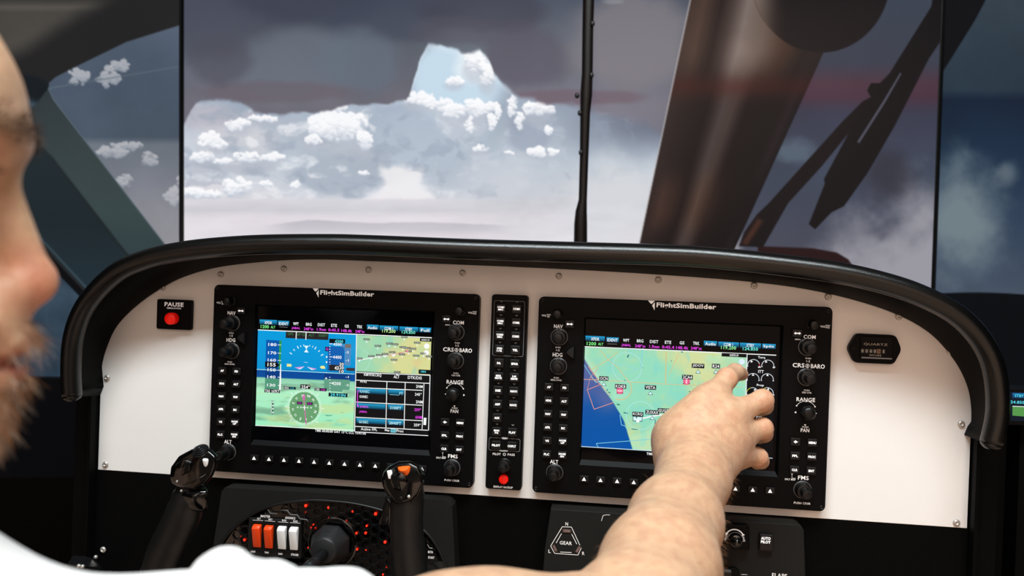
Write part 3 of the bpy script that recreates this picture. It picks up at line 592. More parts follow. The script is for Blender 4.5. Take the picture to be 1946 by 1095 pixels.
def unit(loc, label):
    u = thing('display_unit', loc, label, 'display', 'touch display units with black bezels')
    link('bezel', BEZEL, M_BEZEL, u)
    for i in range(13):
        a = -.0990 if i == 0 else -.0948+.01713*(i-1)+.0007; b = .0990 if i == 12 else -.0948+.01713*i-.0007
        mb = MB(); ya, yb = SY-0.0002, -0.0003; e0 = .0015 if i == 0 else 0; e1 = .0015 if i == 12 else 0
        mb.add([(a-e0*1.5, yb+.0009, -.0708), (b+e1*1.5, yb+.0009, -.0708), (b, ya, -.0668), (a, ya, -.0668), (a, ya+.001, -.0700), (b, ya+.001, -.0700)], [(0,1,2,3),(1,0,4,5),(0,3,4),(1,5,2),(2,5,4,3)])
        link('lip_segment', mb.mesh('lip_segment'), M_LIP, u)
    for k in range(12): add_key(u, -.0949+.01715*k, -.0854, 'TRI', KEYS, 'softkey')
    for r, (a, b) in enumerate((('AP', 'FD'), ('HDG', 'ALT'), ('NAV', 'VNV'), ('APR', 'BC'), ('VS', 'NOSE/UP'), ('FLC', 'NOSE/DN'))):
        add_key(u, -.1350, .0088-.01414*r, a); add_key(u, -.1186, .0088-.01414*r, b)
    for r, (a, b) in enumerate((('DIR', 'MENU'), ('FPL', 'PROC'), ('CLR', 'ENT'))):
        add_key(u, .1170, -.0340-.01425*r, a); add_key(u, .1334, -.0340-.01425*r, b)
    add_key(u, -.1156, .0757, 'SWAP'); add_key(u, .1148, .0759, 'SWAP')
    for (x, z) in ((-126.2, 61.6), (-126.0, 31.0), (-126.0, -81.0), (125.4, 62.2), (125.8, 31.8), (126.0, -82.6)): add_dual(u, x*.001, z*.001)
    for (x, z) in ((-128.6, 85.8), (129.4, 85.2)): autosmooth(link('volume_knob', K_VOL, M_KNOB, u, (x*.001, 0, z*.001)), 40)
    link('joystick', K_JOY, M_KNOB, u, (.1262, 0, -.0030)); u.children[-1].data.polygons.foreach_set('use_smooth', [True]*len(K_JOY.polygons))
    # triangular heading key
    tri = catmull([(-.0052, -.0005), (.0022, .0056), (.0034, .0050), (.0034, -.0062), (.0022, -.0068)], 4, True)
    tk = MB().prism([tuple(p) for p in reversed(tri)] if False else [tuple(p) for p in reversed(tri)], -.0045, 0, .0006, False); link('pointer_key', tk.mesh('pointer_key'), M_BTN, u, (-.1130, 0, .0465))
    for (x, z) in ((-.1452, .0997), (.1452, .0997), (-.1452, -.0995), (.1452, -.0995)):
        link('bezel_screw', MB().lathe([(.0022, 0), (.0022, .0004), (.0017, .0006), (.0010, .0006), (.0009, .0001)], (0,0,0), (0,-1,0), 14).mesh('bezel_screw'), M_KNOB, u, (x, 0, z))
    def word(s_, x, z, w_, h_, bold=.02):
        key = (s_, w_, h_)
        if key not in _words: m_ = MB(); put_text(m_, s_, 0, 0, w_*.001, h_*.001, -.00012, None, bold); _words[key] = m_.mesh('printed_word')
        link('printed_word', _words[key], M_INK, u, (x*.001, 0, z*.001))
    t = MB()
    word('FlightSimBuilder', 3.6, 98.6, 60.5, 6.6, 0.032)
    y = -0.00012                        # the maker's mark: a swept triangle with a notch
    t.add([(-.0354,y,.1034),(-.0330,y,.1006),(-.0317,y,.0999),(-.0284,y,.1034)], [(0,1,2,3)]); t.add([(-.0312,y,.0984),(-.0284,y,.0934),(-.0284,y,.1020)], [(0,1,2)])
    for (s, x, z, w_, h_) in (('VOL', -142.9, 83.6, 5.2, 2.0), ('PUSH', -138.0, 84.6, 4.0, 1.3), ('ID', -138.2, 82.6, 2.4, 1.6), ('NAV', -127.5, 72.8, 9.4, 3.9), ('PUSH', -127.1, 50.6, 5.2, 1.5), ('1-2', -127.1, 47.7, 3.6, 2.2), ('HDG', -127.3, 42.9, 10.2, 4.1),
                           ('PUSH', -127.8, 18.6, 5.4, 1.5), ('HDG SYNC', -127.8, 16.2, 11.5, 1.8), ('ALT', -126.9, -69.8, 8.8, 4.0), ('VOL', 140.0, 83.6, 5.2, 2.0), ('PUSH', 144.6, 84.8, 4.2, 1.3), ('SQ', 144.6, 82.8, 3.6, 1.8), ('COM', 127.4, 72.6, 11.8, 4.0),
                           ('EMERG', 115.8, 69.6, 5.4, 1.3), ('PUSH', 126.9, 50.8, 5.4, 1.5), ('1-2', 126.9, 48.0, 3.6, 2.2), ('CRS', 117.6, 43.4, 11.6, 4.4), ('BARO', 136.4, 43.2, 13.6, 4.4), ('PUSH', 126.6, 18.4, 5.4, 1.5), ('CRS CTR', 126.6, 16.0, 9.4, 1.7),
                           ('RANGE', 125.9, 8.9, 18.2, 4.2), ('PUSH', 126.5, -18.9, 5.8, 1.5), ('PAN', 126.3, -22.2, 8.4, 3.8), ('FMS', 126.4, -70.5, 10.6, 4.2), ('DFLT MAP', 113.6, -73.0, 10.4, 1.8), ('PUSH CRSR', 126.2, -96.4, 16.4, 2.2)): word(s, x, z, w_, h_)
    # symbols printed on the bezel
    def ring(cx, cz, r0, r1, a0, a1, k=18):
        v = [(cx+r*math.cos(R(a0+(a1-a0)*i/k)), y, cz+r*math.sin(R(a0+(a1-a0)*i/k))) for i in range(k+1) for r in (r0, r1)]; t.add(v, [(2*i, 2*i+1, 2*i+3, 2*i+2) for i in range(k)])
    ring(.1263, .0433, .0016, .0021, 0, 360); ring(.1263, .0433, .0006, .0009, 0, 360); t.add([(.1261,y,.0417),(.1265,y,.0417),(.1265,y,.0449),(.1261,y,.0449)], [(0,1,2,3)])
    ring(.1262, -.0030, .0102, .0106, 30, 80); ring(.1262, -.0030, .0102, .0106, 100, 150)
    for (dx, dz, a) in ((0, .0103, 90), (-.0098, -.0015, 180), (.0098, -.0015, 0), (0, -.0138, 270)):
        q = [(.1262+dx+.0013*math.cos(R(a+b)), y, -.0030+dz+.0013*math.sin(R(a+b))) for b in (0, 120, 240)]; t.add(q, [(0,1,2)])
    for a in (30, 150): t.add([(.1262+.0104*math.cos(R(a))+.0009*math.cos(R(b)), y, -.0030+.0104*math.sin(R(a))+.0009*math.sin(R(b))) for b in (0, 90, 180, 270)], [(0,1,2,3)])
    t.add([(.1150,y,-.0718),(.1154,y,-.0718),(.1154,y,-.0674),(.1150,y,-.0674)], [(0,1,2,3)]); t.add([(.1145,y,-.0680),(.1159,y,-.0680),(.1159,y,-.0668),(.1145,y,-.0668)], [(0,1,2,3)])
    t.add([(.1150,y,-.0718),(.1188,y,-.0718),(.1188,y,-.0714),(.1150,y,-.0714)], [(0,1,2,3)])
    link('printed_symbols', t.mesh('printed_symbols'), M_INK, u)['kind'] = 'stuff'
    g = MB(); g.box((-.0992, SY, -.0670), (.0992, SY+.002, .0818)); s = link('screen', g.mesh('screen'), M_GLASS, u)
    return u, s
U1, S1 = unit((0.0, 0.0, 0.0), 'left display unit showing a blue and green horizon, beside the pause box')
U2, S2 = unit((0.36173, 0.0, 0.0002), 'right display unit showing a full width map, touched by the hand')

# ------------------------------------------------------------------ pictures on the displays
class Ink(MB):
    def __init__(s, mmpx): super().__init__(); s.k = mmpx*0.001
    def Y(s, l): return SY-0.00025-0.00004*l
    def pt(s, x, y, l): p = at(x, y, SY); return (p[0], s.Y(l), p[2])
    def poly(s, pts, col, l=0):
        if isinstance(col[0], (tuple, list)): c = [L3(q) for q in col]
        else: c = L3(col)
        s.add([s.pt(x, y, l) for x, y in pts], [tuple(reversed(range(len(pts))))], c if not isinstance(c, list) else list(reversed(c)))
    def rect(s, x, y, w, h, col, l=0, col2=None):
        """centre px; edges run along the display's own axes"""
        c = at(x, y, SY); a, b = w*s.k/2, h*s.k/2; Y = s.Y(l)
        cc = L3(col) if col2 is None else [L3(col2), L3(col2), L3(col), L3(col)]
        s.add([(c[0]-a, Y, c[2]-b), (c[0]+a, Y, c[2]-b), (c[0]+a, Y, c[2]+b), (c[0]-a, Y, c[2]+b)], [(0,1,2,3)], cc)
    def line(s, pts, w, col, l=1):
        P = [np.array(s.pt(x, y, l))[[0, 2]] for x, y in pts]; Y = s.Y(l); h = w*s.k/2
        for a, b in zip(P[:-1], P[1:]):
            d = b-a; L = np.hypot(*d); 
            if L < 1e-9: continue
            n = np.array([-d[1], d[0]])/L*h; q = [a-n, b-n, b+n, a+n]; s.add([(p[0], Y, p[1]) for p in q], [(0,1,2,3)], L3(col))
    def disc(s, x, y, r, col, l=1, n=20):
        c = at(x, y, SY); s.add([(c[0]+r*s.k*math.cos(2*math.pi*i/n), s.Y(l), c[2]+r*s.k*math.sin(2*math.pi*i/n)) for i in range(n)], [tuple(range(n))], L3(col))
    def arc(s, x, y, r, a0, a1, w, col, l=1, n=24):
        c = at(x, y, SY); v = []; 
        for i in range(n+1):
            a = R(a0+(a1-a0)*i/n)
            for q in (r-w/2, r+w/2): v.append((c[0]+q*s.k*math.cos(a), s.Y(l), c[2]+q*s.k*math.sin(a)))
        s.add(v, [(2*i, 2*i+1, 2*i+3, 2*i+2) for i in range(n)], L3(col))
    def text(s, t, x, y, w, h, col=(245, 250, 250), l=2, bold=0.02, rot=0.0):
        c = at(x, y, SY); put_text(s, t, c[0], c[2], w*s.k if w else None, h*s.k, s.Y(l), L3(col), bold, rot)
    def out(s, name, parent): return obj(name, s, M_SCR, parent)
WHT = (250, 252, 252); MAG = (235, 70, 235); GRN = (130, 250, 140); CYN = (90, 225, 240)
def gridpic(name, parent, corners, nx, ny, paint, layer=0):
    """flat lit picture between four display points given as photo pixels TL TR BR BL"""
    P = [at(x, y, SY) for x, y in corners]; u = np.linspace(0, 1, nx)[None, :, None]; v = np.linspace(0, 1, ny)[:, None, None]
    W = (P[0]*(1-u)+P[1]*u)*(1-v)+(P[3]*(1-u)+P[2]*u)*v; W[..., 1] = SY-0.00020-0.00004*layer
    C = [np.array(c, float) for c in corners]; X = (C[0]*(1-u)+C[1]*u)*(1-v)+(C[3]*(1-u)+C[2]*u)*v
    return smooth_grid(name, X[..., 0], X[..., 1], W, paint, M_SCR, parent)
def header(S, mm, x0, dx, dy, mode, ete):
    """top strip; positions are offsets in the left unit scaled by mm"""
    k = Ink(mm)
    return k
def header_left():
    k = Ink(.593)
    B1, B2 = (30, 160, 214), (4, 40, 66)
    for (x, y, w) in ((510, 612.5, 34), (539, 614.5, 21.5), (708.5, 622, 22), (739, 624, 35), (777, 626, 35), (808, 627.5, 22)): k.rect(x, y, w, 9, B1, 0, B2)
    for (s, x, y, w) in (('XPDR', 510, 613.5, 15), ('IDENT', 539, 615.5, 18), ('Audio', 708, 623, 18), ('COM 1', 739, 624.5, 16), ('STBY', 777, 626, 13), ('Full', 808, 628, 16)): k.text(s, x, y, w, 5.5)
    for (s, x, y, w) in (('WPT', 562.5, 615.5, 10.5), ('BRG', 587, 616.5, 11), ('DIST', 611, 617.5, 14), ('ETE', 635, 618.7, 11), ('GS', 659, 620, 8), ('TRK', 683.5, 621.2, 10.5)): k.text(s, x, y, w, 5.6)
    for (s, x, y, w) in (('JABAL', 562.5, 624.3, 16.5), ('248\u00b0m', 586.5, 625.2, 18), ('1.9nm', 611, 626.3, 17.5), ('0:45.5', 634.5, 627.4, 21), ('148.4k', 659, 628.8, 20.5), ('248\u00b0m', 684, 630, 17)): k.text(s, x, y, w, 5.4, MAG)
    k.text('1200', 503.5, 621, 16, 6.2, GRN); k.text('ALT', 519, 621.8, 9, 4.6, GRN); k.line([(531, 621.5), (547, 622.2)], .6, (150, 150, 150))
    k.text('119.200', 739, 629.5, 25, 6, (190, 235, 150)); k.text('124.850', 776.5, 631.5, 25, 6, (120, 230, 200))
    k.line([(490.4, 627), (820.7, 642)], 1.6, WHT, 3); k.out('header_bar', S1)
def header_right():
    k = Ink(.545); B1, B2 = (30, 160, 214), (4, 40, 66)
    for (x, y, w) in ((1131, 643.5, 37), (1164, 646, 23.5), (1350, 653, 24.5), (1384.5, 655, 38), (1426, 657, 38.5), (1461, 658.5, 24.5)): k.rect(x, y, w, 9.5, B1, 0, B2)
    for (s, x, y, w) in (('XPDR', 1131, 644.5, 16), ('IDENT', 1164, 646.5, 20), ('Audio', 1350, 653.7, 20), ('COM 1', 1384, 655, 17), ('STBY', 1426, 656.6, 14), ('Split', 1460.5, 659, 20)): k.text(s, x, y, w, 6)
    for (s, x, y, w) in (('WPT', 1190, 647, 12), ('BRG', 1216.5, 648, 12.5), ('DIST', 1243, 649.5, 16), ('ETE', 1269.5, 650.7, 12), ('GS', 1296, 651.7, 9), ('TRK', 1323, 652.7, 12)): k.text(s, x, y, w, 6)
    for (s, x, y, w) in (('JABAL', 1190, 656.6, 18), ('248\u00b0m', 1216.5, 657.7, 19.5), ('1.9nm', 1243.5, 659, 19), ('0:45.4', 1269.5, 660, 23), ('148.4k', 1296.5, 661.2, 23), ('248\u00b0m', 1323, 662, 20)): k.text(s, x, y, w, 6, MAG)
    k.text('1200', 1124, 653.3, 18, 6.8, GRN); k.text('ALT', 1141.5, 654, 10, 5, GRN); k.line([(1154.5, 653.5), (1172.5, 654.2)], .6, (150, 150, 150))
    k.text('119.200', 1384.5, 661, 28, 6.6, (150, 245, 160)); k.text('124.850', 1426, 663, 28, 6.6, (110, 235, 220))
    k.line([(1110.5, 658.9), (1475, 675.2)], 1.7, WHT, 3); k.out('header_bar', S2)
header_left(); header_right()
# ---- left display, horizon
def paint_pfd(X, Y):
    sl = 0.045*(X-490); y = Y-sl
    A = ramp(y, [(620, (0, 158, 224)), (680, (0, 150, 216)), (700, (0, 146, 210)), (701.5, (0, 72, 150)), (716, (4, 76, 154)), (717.5, (128, 186, 156)), (740, (158, 214, 176)), (812, (140, 212, 172))])
    n = fbm(X*0.35, y*1.6, 22, 4, 7); n2 = fbm(X*.4, y*1.8, 30, 5, 9)
    g = ss(716, 719, y); A = A*(1-g[..., None]*(0.28*ss(.5, .8, n)-0.12)[..., None])
    A = mixc(A, (206, 222, 150), ss(.52, .75, n2)*g*.6); A = mixc(A, (40, 120, 110), ss(.80, .9, fbm(X*.5, y*3, 14, 3, 71))*g*.6)
    m = ss(0, 1, ((X-652)+(Y-640)*-0.8+30)/40.)*ss(700, 690, y)*ss(648, 700, Y*1.0+0*X+20); A = mixc(A, (110, 160, 205), np.clip(m, 0, 1)*.35)
    return A
gridpic('horizon_picture', S1, [(490.4, 627), (677, 635.5), (672, 820.5), (485.5, 808.6)], 200, 190, paint_pfd)
k = Ink(.593)
k.line([(488, 702), (674, 711)], 1.6, (150, 225, 245), 1)
for (a, r0, r1, w) in ((90+30, 31, 36.5, 1.6), (60, 31, 36.5, 1.6), (90+20, 32, 35.5, 1.1), (70, 32, 35.5, 1.1), (100, 32, 35.5, 1.1), (80, 32, 35.5, 1.1), (135, 32, 36, 1.4), (45, 32, 36, 1.4), (150, 32, 37.5, 1.6), (30, 32, 37.5, 1.6)):
    q = at(582, 691, SY); kk = .593*.001*1.0
    k.v  # positions on the bank scale, built directly on the display plane
    p = [(q[0]+kk*r*math.cos(R(a)), q[2]+kk*r*math.sin(R(a))) for r in (r0, r1)]; n_ = np.array([-(math.sin(R(a))), math.cos(R(a))])*kk*w/2
    k.add([(p[0][0]-n_[0], k.Y(2), p[0][1]-n_[1]), (p[1][0]-n_[0], k.Y(2), p[1][1]-n_[1]), (p[1][0]+n_[0], k.Y(2), p[1][1]+n_[1]), (p[0][0]+n_[0], k.Y(2), p[0][1]+n_[1])], [(0,1,2,3)], L3((225, 250, 255)))
k.poly([(578, 657), (587, 657.3), (582.4, 664)], (225, 250, 255), 2); k.poly([(578, 669.5), (586.5, 670), (582.5, 663.5)], (235, 252, 255), 2)
k.poly([(544.5, 691.5), (553, 692), (555, 694.5), (553, 697), (544.5, 696.7), (546, 694)], (240, 235, 150), 2); k.poly([(618, 698), (616, 695.5), (611, 695.3), (608, 698), (611, 700.7), (618, 701)], (240, 235, 150), 2)
k.poly([(579, 696.5), (560, 698.5), (566, 701), (570, 701)], (220, 150, 225), 2); k.poly([(579, 696.5), (566, 701.6), (571, 702)], (235, 250, 255), 2)
k.poly([(583.5, 697), (602, 701), (598, 702.6)], (220, 150, 225), 2); k.poly([(583.5, 697), (598, 703), (592, 703)], (235, 250, 255), 2)
k.line([(578, 688.5), (585, 688.9)], .6, WHT); k.out('attitude_symbols', S1)
k = Ink(.593); k.poly([(543.5, 630.2), (624.5, 634), (624, 646.5), (543, 642.5)], (38, 34, 34), 1)
for (s, x, y, w) in (('GPS', 552, 634.7, 11), ('AP YD', 572.5, 636, 16), ('ALT', 592, 637, 11), ('4300FT', 614, 638, 18)): k.text(s, x, y, w, 5, (64, 110, 70))
k.line([(563.4, 631), (562.8, 645)], 1.6, WHT, 3); k.line([(582, 632), (581.4, 646)], 1.6, WHT, 3); k.out('mode_strip', S1)
k = Ink(.593)                                         # airspeed tape
k.poly([(506, 646), (531, 647.3), (529.5, 700), (504.6, 699)], (0, 88, 172), 1); k.poly([(531, 647.3), (535.5, 647.5), (533, 702), (529.5, 701)], (40, 150, 80), 1)
k.poly([(504.6, 699), (533.2, 700.5), (533, 720), (504, 718.5)], (2, 58, 130), 1); k.poly([(504, 718.5), (533, 720), (532, 741), (503.5, 739.6)], (82, 152, 122), 1)
for (s, x, y) in (('180', 518, 655), ('170', 517.5, 670.8), ('160', 516.8, 684.5), ('150', 516.5, 703), ('140', 516, 716.5), ('130', 515.6, 732)):
    k.text(s, x, y, 16, 5.6, WHT, 3); k.line([(528, y+.5), (534.5, y+.8)], 1, WHT, 3)
k.poly([(504, 687), (527, 688), (527.4, 691), (532.5, 693.7), (527.2, 697), (527, 699), (504, 698)], (4, 4, 6), 4); k.text('155', 516.5, 693.2, 16, 6.6, WHT, 5)
k.poly([(533, 692), (534.6, 692), (534, 741), (530.5, 741)], WHT, 3); k.rect(517.5, 743.2, 30, 6.6, (4, 4, 6), 3); k.text('TAS 167KT', 517.5, 743.4, 28, 5.6, WHT, 4); k.out('airspeed_tape', S1)
k = Ink(.593)                                         # altitude tape
k.poly([(624, 658), (655, 659.5), (654, 706), (622, 704.5)], (14, 96, 176), 1); k.poly([(646, 655), (668, 656), (666, 695), (655, 694.4), (656, 668)], (84, 138, 190), 1); k.poly([(616.5, 709), (665.5, 711.3), (665, 722), (616, 720)], (6, 56, 126), 1); k.poly([(616, 720), (665, 722), (664, 741), (651, 741), (651, 745), (624, 743.6), (616, 738)], (98, 158, 132), 1)
k.rect(641, 648.5, 30, 8, (4, 6, 10), 2); k.text('4300', 644.5, 649, 16, 5.8, CYN, 3); k.text('4500', 641.5, 654.6, 16, 5.2, WHT, 3); k.text('4400', 641, 679, 16.5, 6, WHT, 3); k.text('4200', 639.5, 729, 17, 6, WHT, 3)
for i, y in enumerate((653.5, 658.5, 663.5, 668.5, 673.3, 678.3, 683.3, 688.3, 693, 717, 722, 728, 733, 738, 743)): k.line([(626, y), (626+(6 if i in (0, 5, 11) else 2), y+.2)], 1.2, WHT, 2)
for (s, x, y, c) in (('G', 621.7, 663.5, MAG), ('8', 621, 678.5, WHT), ('8', 620.8, 688.3, WHT), ('-', 620, 708, WHT), ('8', 620, 719, WHT)): 
    if s == 'G': k.rect(x, y, 7, 8, (10, 6, 40), 2)
    k.disc(x, y, 1.6, c, 3, 10) if s == '8' else k.text(s, x, y, None, 5 if s == 'G' else 1, c, 3)
k.poly([(626, 693), (645, 693.8), (645, 688.5), (653.5, 689), (653, 709.5), (644.5, 709), (644.6, 705), (626, 704)], (38, 32, 32), 4); k.text('43', 640, 699.5, 8, 7, WHT, 5)
for (s, y) in (('30', 692.5), ('20', 698.8), ('10', 706)): k.text(s, 649.3, y, 8.2, 6, WHT, 5)
for (s, y) in (('-2', 669.5), ('-1', 685), ('-1', 716.5), ('-2', 732)): k.text(s, 660, y, 6, 4, WHT, 3)
k.poly([(656.5, 701.5), (660, 699), (674.5, 699.6), (674.3, 705.5), (660, 704.8)], (58, 52, 58), 3); k.rect(661.5, 657.5, 11, 7, (116, 110, 104), 2); k.rect(642.5, 750.8, 36, 7, (6, 16, 22), 3); k.text('29.91IN', 642.5, 751, 29, 5.6, CYN, 4)
k.out('altitude_tape', S1)
k = Ink(.593)                                         # compass rose
cx, cy = 578.5, 774.5; k.disc(cx, cy, 28.5, (104, 160, 110), 1, 40)
def rose(r, a): c = at(cx, cy, SY); return (c[0]+r*.000593*math.cos(R(a)), c[2]+r*.000593*math.sin(R(a)))
for i in range(72):
    a = 90+i*5+4; r1 = 32.5 if i % 2 else 33.5; r0 = 30
    if i % 6 == 0: r0 = 28
    p, q = rose(r0, a), rose(r1, a); n_ = (-math.sin(R(a))*.00034, math.cos(R(a))*.00034)
    k.add([(p[0]-n_[0], k.Y(2), p[1]-n_[1]), (q[0]-n_[0], k.Y(2), q[1]-n_[1]), (q[0]+n_[0], k.Y(2), q[1]+n_[1]), (p[0]+n_[0], k.Y(2), p[1]+n_[1])], [(0,1,2,3)], L3((225, 245, 235)))
for a in (45, 135, 180, 0, 225, 315):
    p, q = rose(33, a), rose(38, a); n_ = (-math.sin(R(a))*.0004, math.cos(R(a))*.0004)
    k.add([(p[0]-n_[0], k.Y(2), p[1]-n_[1]), (q[0]-n_[0], k.Y(2), q[1]-n_[1]), (q[0]+n_[0], k.Y(2), q[1]+n_[1]), (p[0]+n_[0], k.Y(2), p[1]+n_[1])], [(0,1,2,3)], L3((235, 250, 240)))
for (s, a) in (('W', 70), ('30', 42), ('33', 12), ('N', -18), ('3', -48), ('6', -78), ('E', -108), ('12', -138), ('15', -168), ('S', 162), ('21', 134), ('24', 100)):
    p = rose(22.5, a); put_text(k, s, p[0], p[1], None, .0030 if s.isalpha() else .0023, k.Y(3), L3((235, 250, 240)), 0.03, R(a-90))
k.poly([(577, 752), (580.5, 760), (578.6, 760), (583, 807), (581.2, 807), (577, 760), (574.8, 760)], (214, 104, 176), 3); k.disc(577.5, 753, 3, (226, 110, 190), 3, 12)
for dx in (-12.5, -6.3, 6.3, 12.8): k.disc(cx+dx, cy+dx*.03, 2, (180, 225, 190), 3, 12)
k.line([(cx-3.5, cy), (cx+3.5, cy+.2)], 1.4, WHT, 4); k.line([(cx+.2, cy-4), (cx+.4, cy+5)], 1.6, WHT, 4)
for (x, y, w, s) in ((569.5, 766, 10, 'GPS'), (588.8, 767.3, 11, 'ENR')): k.rect(x, y, w, 5, (12, 6, 24), 4); k.text(s, x, y, w-3, 3.4, (190, 60, 200), 5)
k.rect(580.5, 735, 19, 8, (4, 6, 4), 4); k.text('254\u00b0', 580.8, 735.4, 16, 6.4, WHT, 5)
k.rect(551, 737.6, 23, 5, (8, 12, 14), 4); k.text('HDG', 545, 737.4, 8, 3.8, WHT, 5); k.text('245', 555.5, 738.2, 9, 3.8, (60, 150, 170), 5)
k.rect(609.5, 740.5, 23, 5.4, (14, 10, 18), 4); k.text('CRS', 603.5, 740.2, 8, 3.8, WHT, 5); k.text('248', 614, 741, 9, 3.8, (190, 60, 180), 5)
k.line([(518.5, 762), (518, 787)], 4.6, (60, 118, 92), 2); k.line([(516.2, 763), (516, 786)], .8, WHT, 3)
for (y) in (764.5, 771, 777, 784): k.disc(519, y, 1.7, (225, 245, 235), 3, 10)
k.out('compass_rose', S1)
# ---- left display, small map and flight plan
def paint_minimap(X, Y):
    n = fbm(X, Y, 40, 4, 15); A = np.zeros(X.shape+(3,))+np.array((160, 216, 178), float)
    A = mixc(A, (216, 218, 150), ss(.35, .75, n*.7+(X-680)/150*.45)); A = mixc(A, (228, 196, 140), ss(.60, .8, fbm(X, Y, 24, 4, 19))*.45*ss(720, 760, X)); A = mixc(A, (130, 210, 196), ss(.62, .8, fbm(X, Y, 30, 3, 25))*.5); return A
gridpic('map_picture', S1, [(678.5, 637), (820, 643.2), (817.5, 712.5), (677.3, 705.8)], 90, 50, paint_minimap)
k = Ink(.593)
k.line([(681, 685), (712, 679), (740, 675), (773, 669)], 1.5, WHT, 2); k.line([(738, 675.5), (775, 668)], 1.0, (220, 90, 90), 3)
k.arc(683, 685, 20, -60, 75, .7, (190, 235, 220), 1)
for (x, y) in ((697, 646.5), (718, 659), (740, 654.5), (751, 656), (768.5, 642), (793, 653), (774, 663), (765.5, 661.5), (776.5, 669), (785, 664.5), (764, 675), (791, 677.5), (805, 673.5), (815.5, 679), (706, 678.5), (721, 676.5), (732, 674.5), (745.5, 671), (749, 685.5), (683, 683), (755, 709)):
    k.rect(x, y-1.5, 12, 3.6, (52, 56, 50), 3); k.text('KSAN' if (int(x) % 2) else 'PDO', x, y-1.5, 9.5, 2.6, (205, 215, 200), 4); k.poly([(x-1.8, y+4.4), (x+1.8, y+4.5), (x, y+1.0)], WHT, 3)
k.poly([(745, 675), (752, 672), (750, 677), (747, 678)], WHT, 5); k.disc(774, 667, 2.4, (236, 110, 140), 4, 12); k.disc(811, 658, 5, WHT, 3); k.disc(810.4, 670.5, 4.6, WHT, 3)
k.rect(809, 646, 21, 6, (4, 4, 4), 4); k.text('NORTH UP', 809, 646.2, 15, 3, WHT, 5); k.rect(807.5, 707, 23, 8, (4, 6, 8), 4); k.text('10N', 804.5, 706.5, 9, 4, CYN, 5)
k.out('map_symbols', S1)
k = Ink(.593)                                         # flight plan table
k.poly([(676.5, 709), (816, 714.6), (814, 826), (674, 820.5)], (16, 14, 14), 1)
HL_ = lambda x0, y0, x1, y1: k.line([(x0, y0), (x1, y1)], 1.4, WHT, 4)
k.line([(677.8, 636.5), (674, 820)], 1.6, WHT, 4)
HL_(677, 708, 817.5, 713.4); HL_(677, 722.5, 817, 728.8); HL_(677, 736.5, 803, 742.0); HL_(677, 764, 802.5, 770.4); HL_(676.5, 793, 802.5, 799.8); HL_(675, 810.5, 813, 817.8)
k.line([(817.5, 713), (814.5, 818.5)], 1.4, WHT, 4); k.line([(735.5, 725), (733.5, 812.5)], 1.4, WHT, 4); k.line([(770.3, 727), (768, 814.5)], 1.4, WHT, 4); k.line([(806, 729), (802.3, 816)], 1.2, WHT, 4)
k.line([(674, 820.8), (814, 828)], 1.3, WHT, 4); k.line([(485.5, 808.6), (674, 818)], 1.3, WHT, 4)
for (s, x, y, w) in (('KMYF/KCRQ', 708.5, 713.2, 33), ('ALT', 753.7, 716.2, 11), ('DTK/DIS', 788.5, 718, 26)): k.text(s, x, y, w, 5.6, WHT, 4)
k.text('H142', 691, 725.2, 12, 4.5, WHT, 4)
B1, B2 = (36, 158, 204), (4, 34, 56)
for (x0, x1, y) in ((678, 733.5, 743.8), (737.5, 768, 745.5), (677, 732.7, 772.4), (737, 767, 774.5), (677, 732.5, 801), (736, 767, 803.2)):
    k.rect((x0+x1)/2, y, x1-x0-1, 9.5, B1, 2, B2)
k.text('KANEC', 693.5, 744, 18, 5.4, (170, 230, 245), 4); k.text('KANEC', 691.5, 754, 15.5, 4.8, WHT, 4); k.text('_____FT', 753.5, 748, 25, 6, (160, 230, 245), 4)
k.text('JABAL', 692.5, 773.5, 17, 5, (220, 80, 235), 4); k.text('JABAL', 690.5, 783, 15, 4.8, MAG, 4); k.text('3100FT', 752, 775.5, 21, 5.4, (190, 240, 250), 4)
k.text('GUGEC', 691, 802, 18, 5, (190, 240, 250), 4); k.text('2840FT', 751, 804.3, 23, 5.4, (190, 240, 250), 4)
for (s, x, y, c) in (('2NM', 797.2, 734.7, WHT), ('245\u00b0', 795, 749.5, WHT), ('2NM', 797, 764, WHT), ('259\u00b0', 794, 778.8, MAG), ('6NM', 796, 793.2, MAG), ('259\u00b0', 793, 807.8, WHT)): k.text(s, x, y, 12.5 if c != 0 else 10, 5.4, c, 4)
k.line([(680, 743), (679.5, 773)], 1.3, MAG, 5); k.line([(680, 743), (683.5, 743)], 1.3, MAG, 5); k.disc(681, 772, 1.6, MAG, 5, 10)
k.poly([(805.5, 794), (810.6, 794.2), (809.8, 808), (804.6, 807.6)], WHT, 4)
for (s, x, y, w) in (('Active FPL', 701.5, 816, 31), ('Map', 736, 818.2, 9), ('Proc', 760.3, 819.2, 13)): k.text(s, x, y, w, 5, WHT, 4)
k.rect(747.5, 818.6, 10, 7, (120, 200, 214), 3); k.text('FPL', 747.5, 818.7, 7, 4, (60, 140, 150), 5)
k.text('TMR 00:00:00 OAT 13\u00b0C LCL 15:41:56', 647, 820.8, 97, 5.0, WHT, 4); k.out('flight_plan_table', S1)
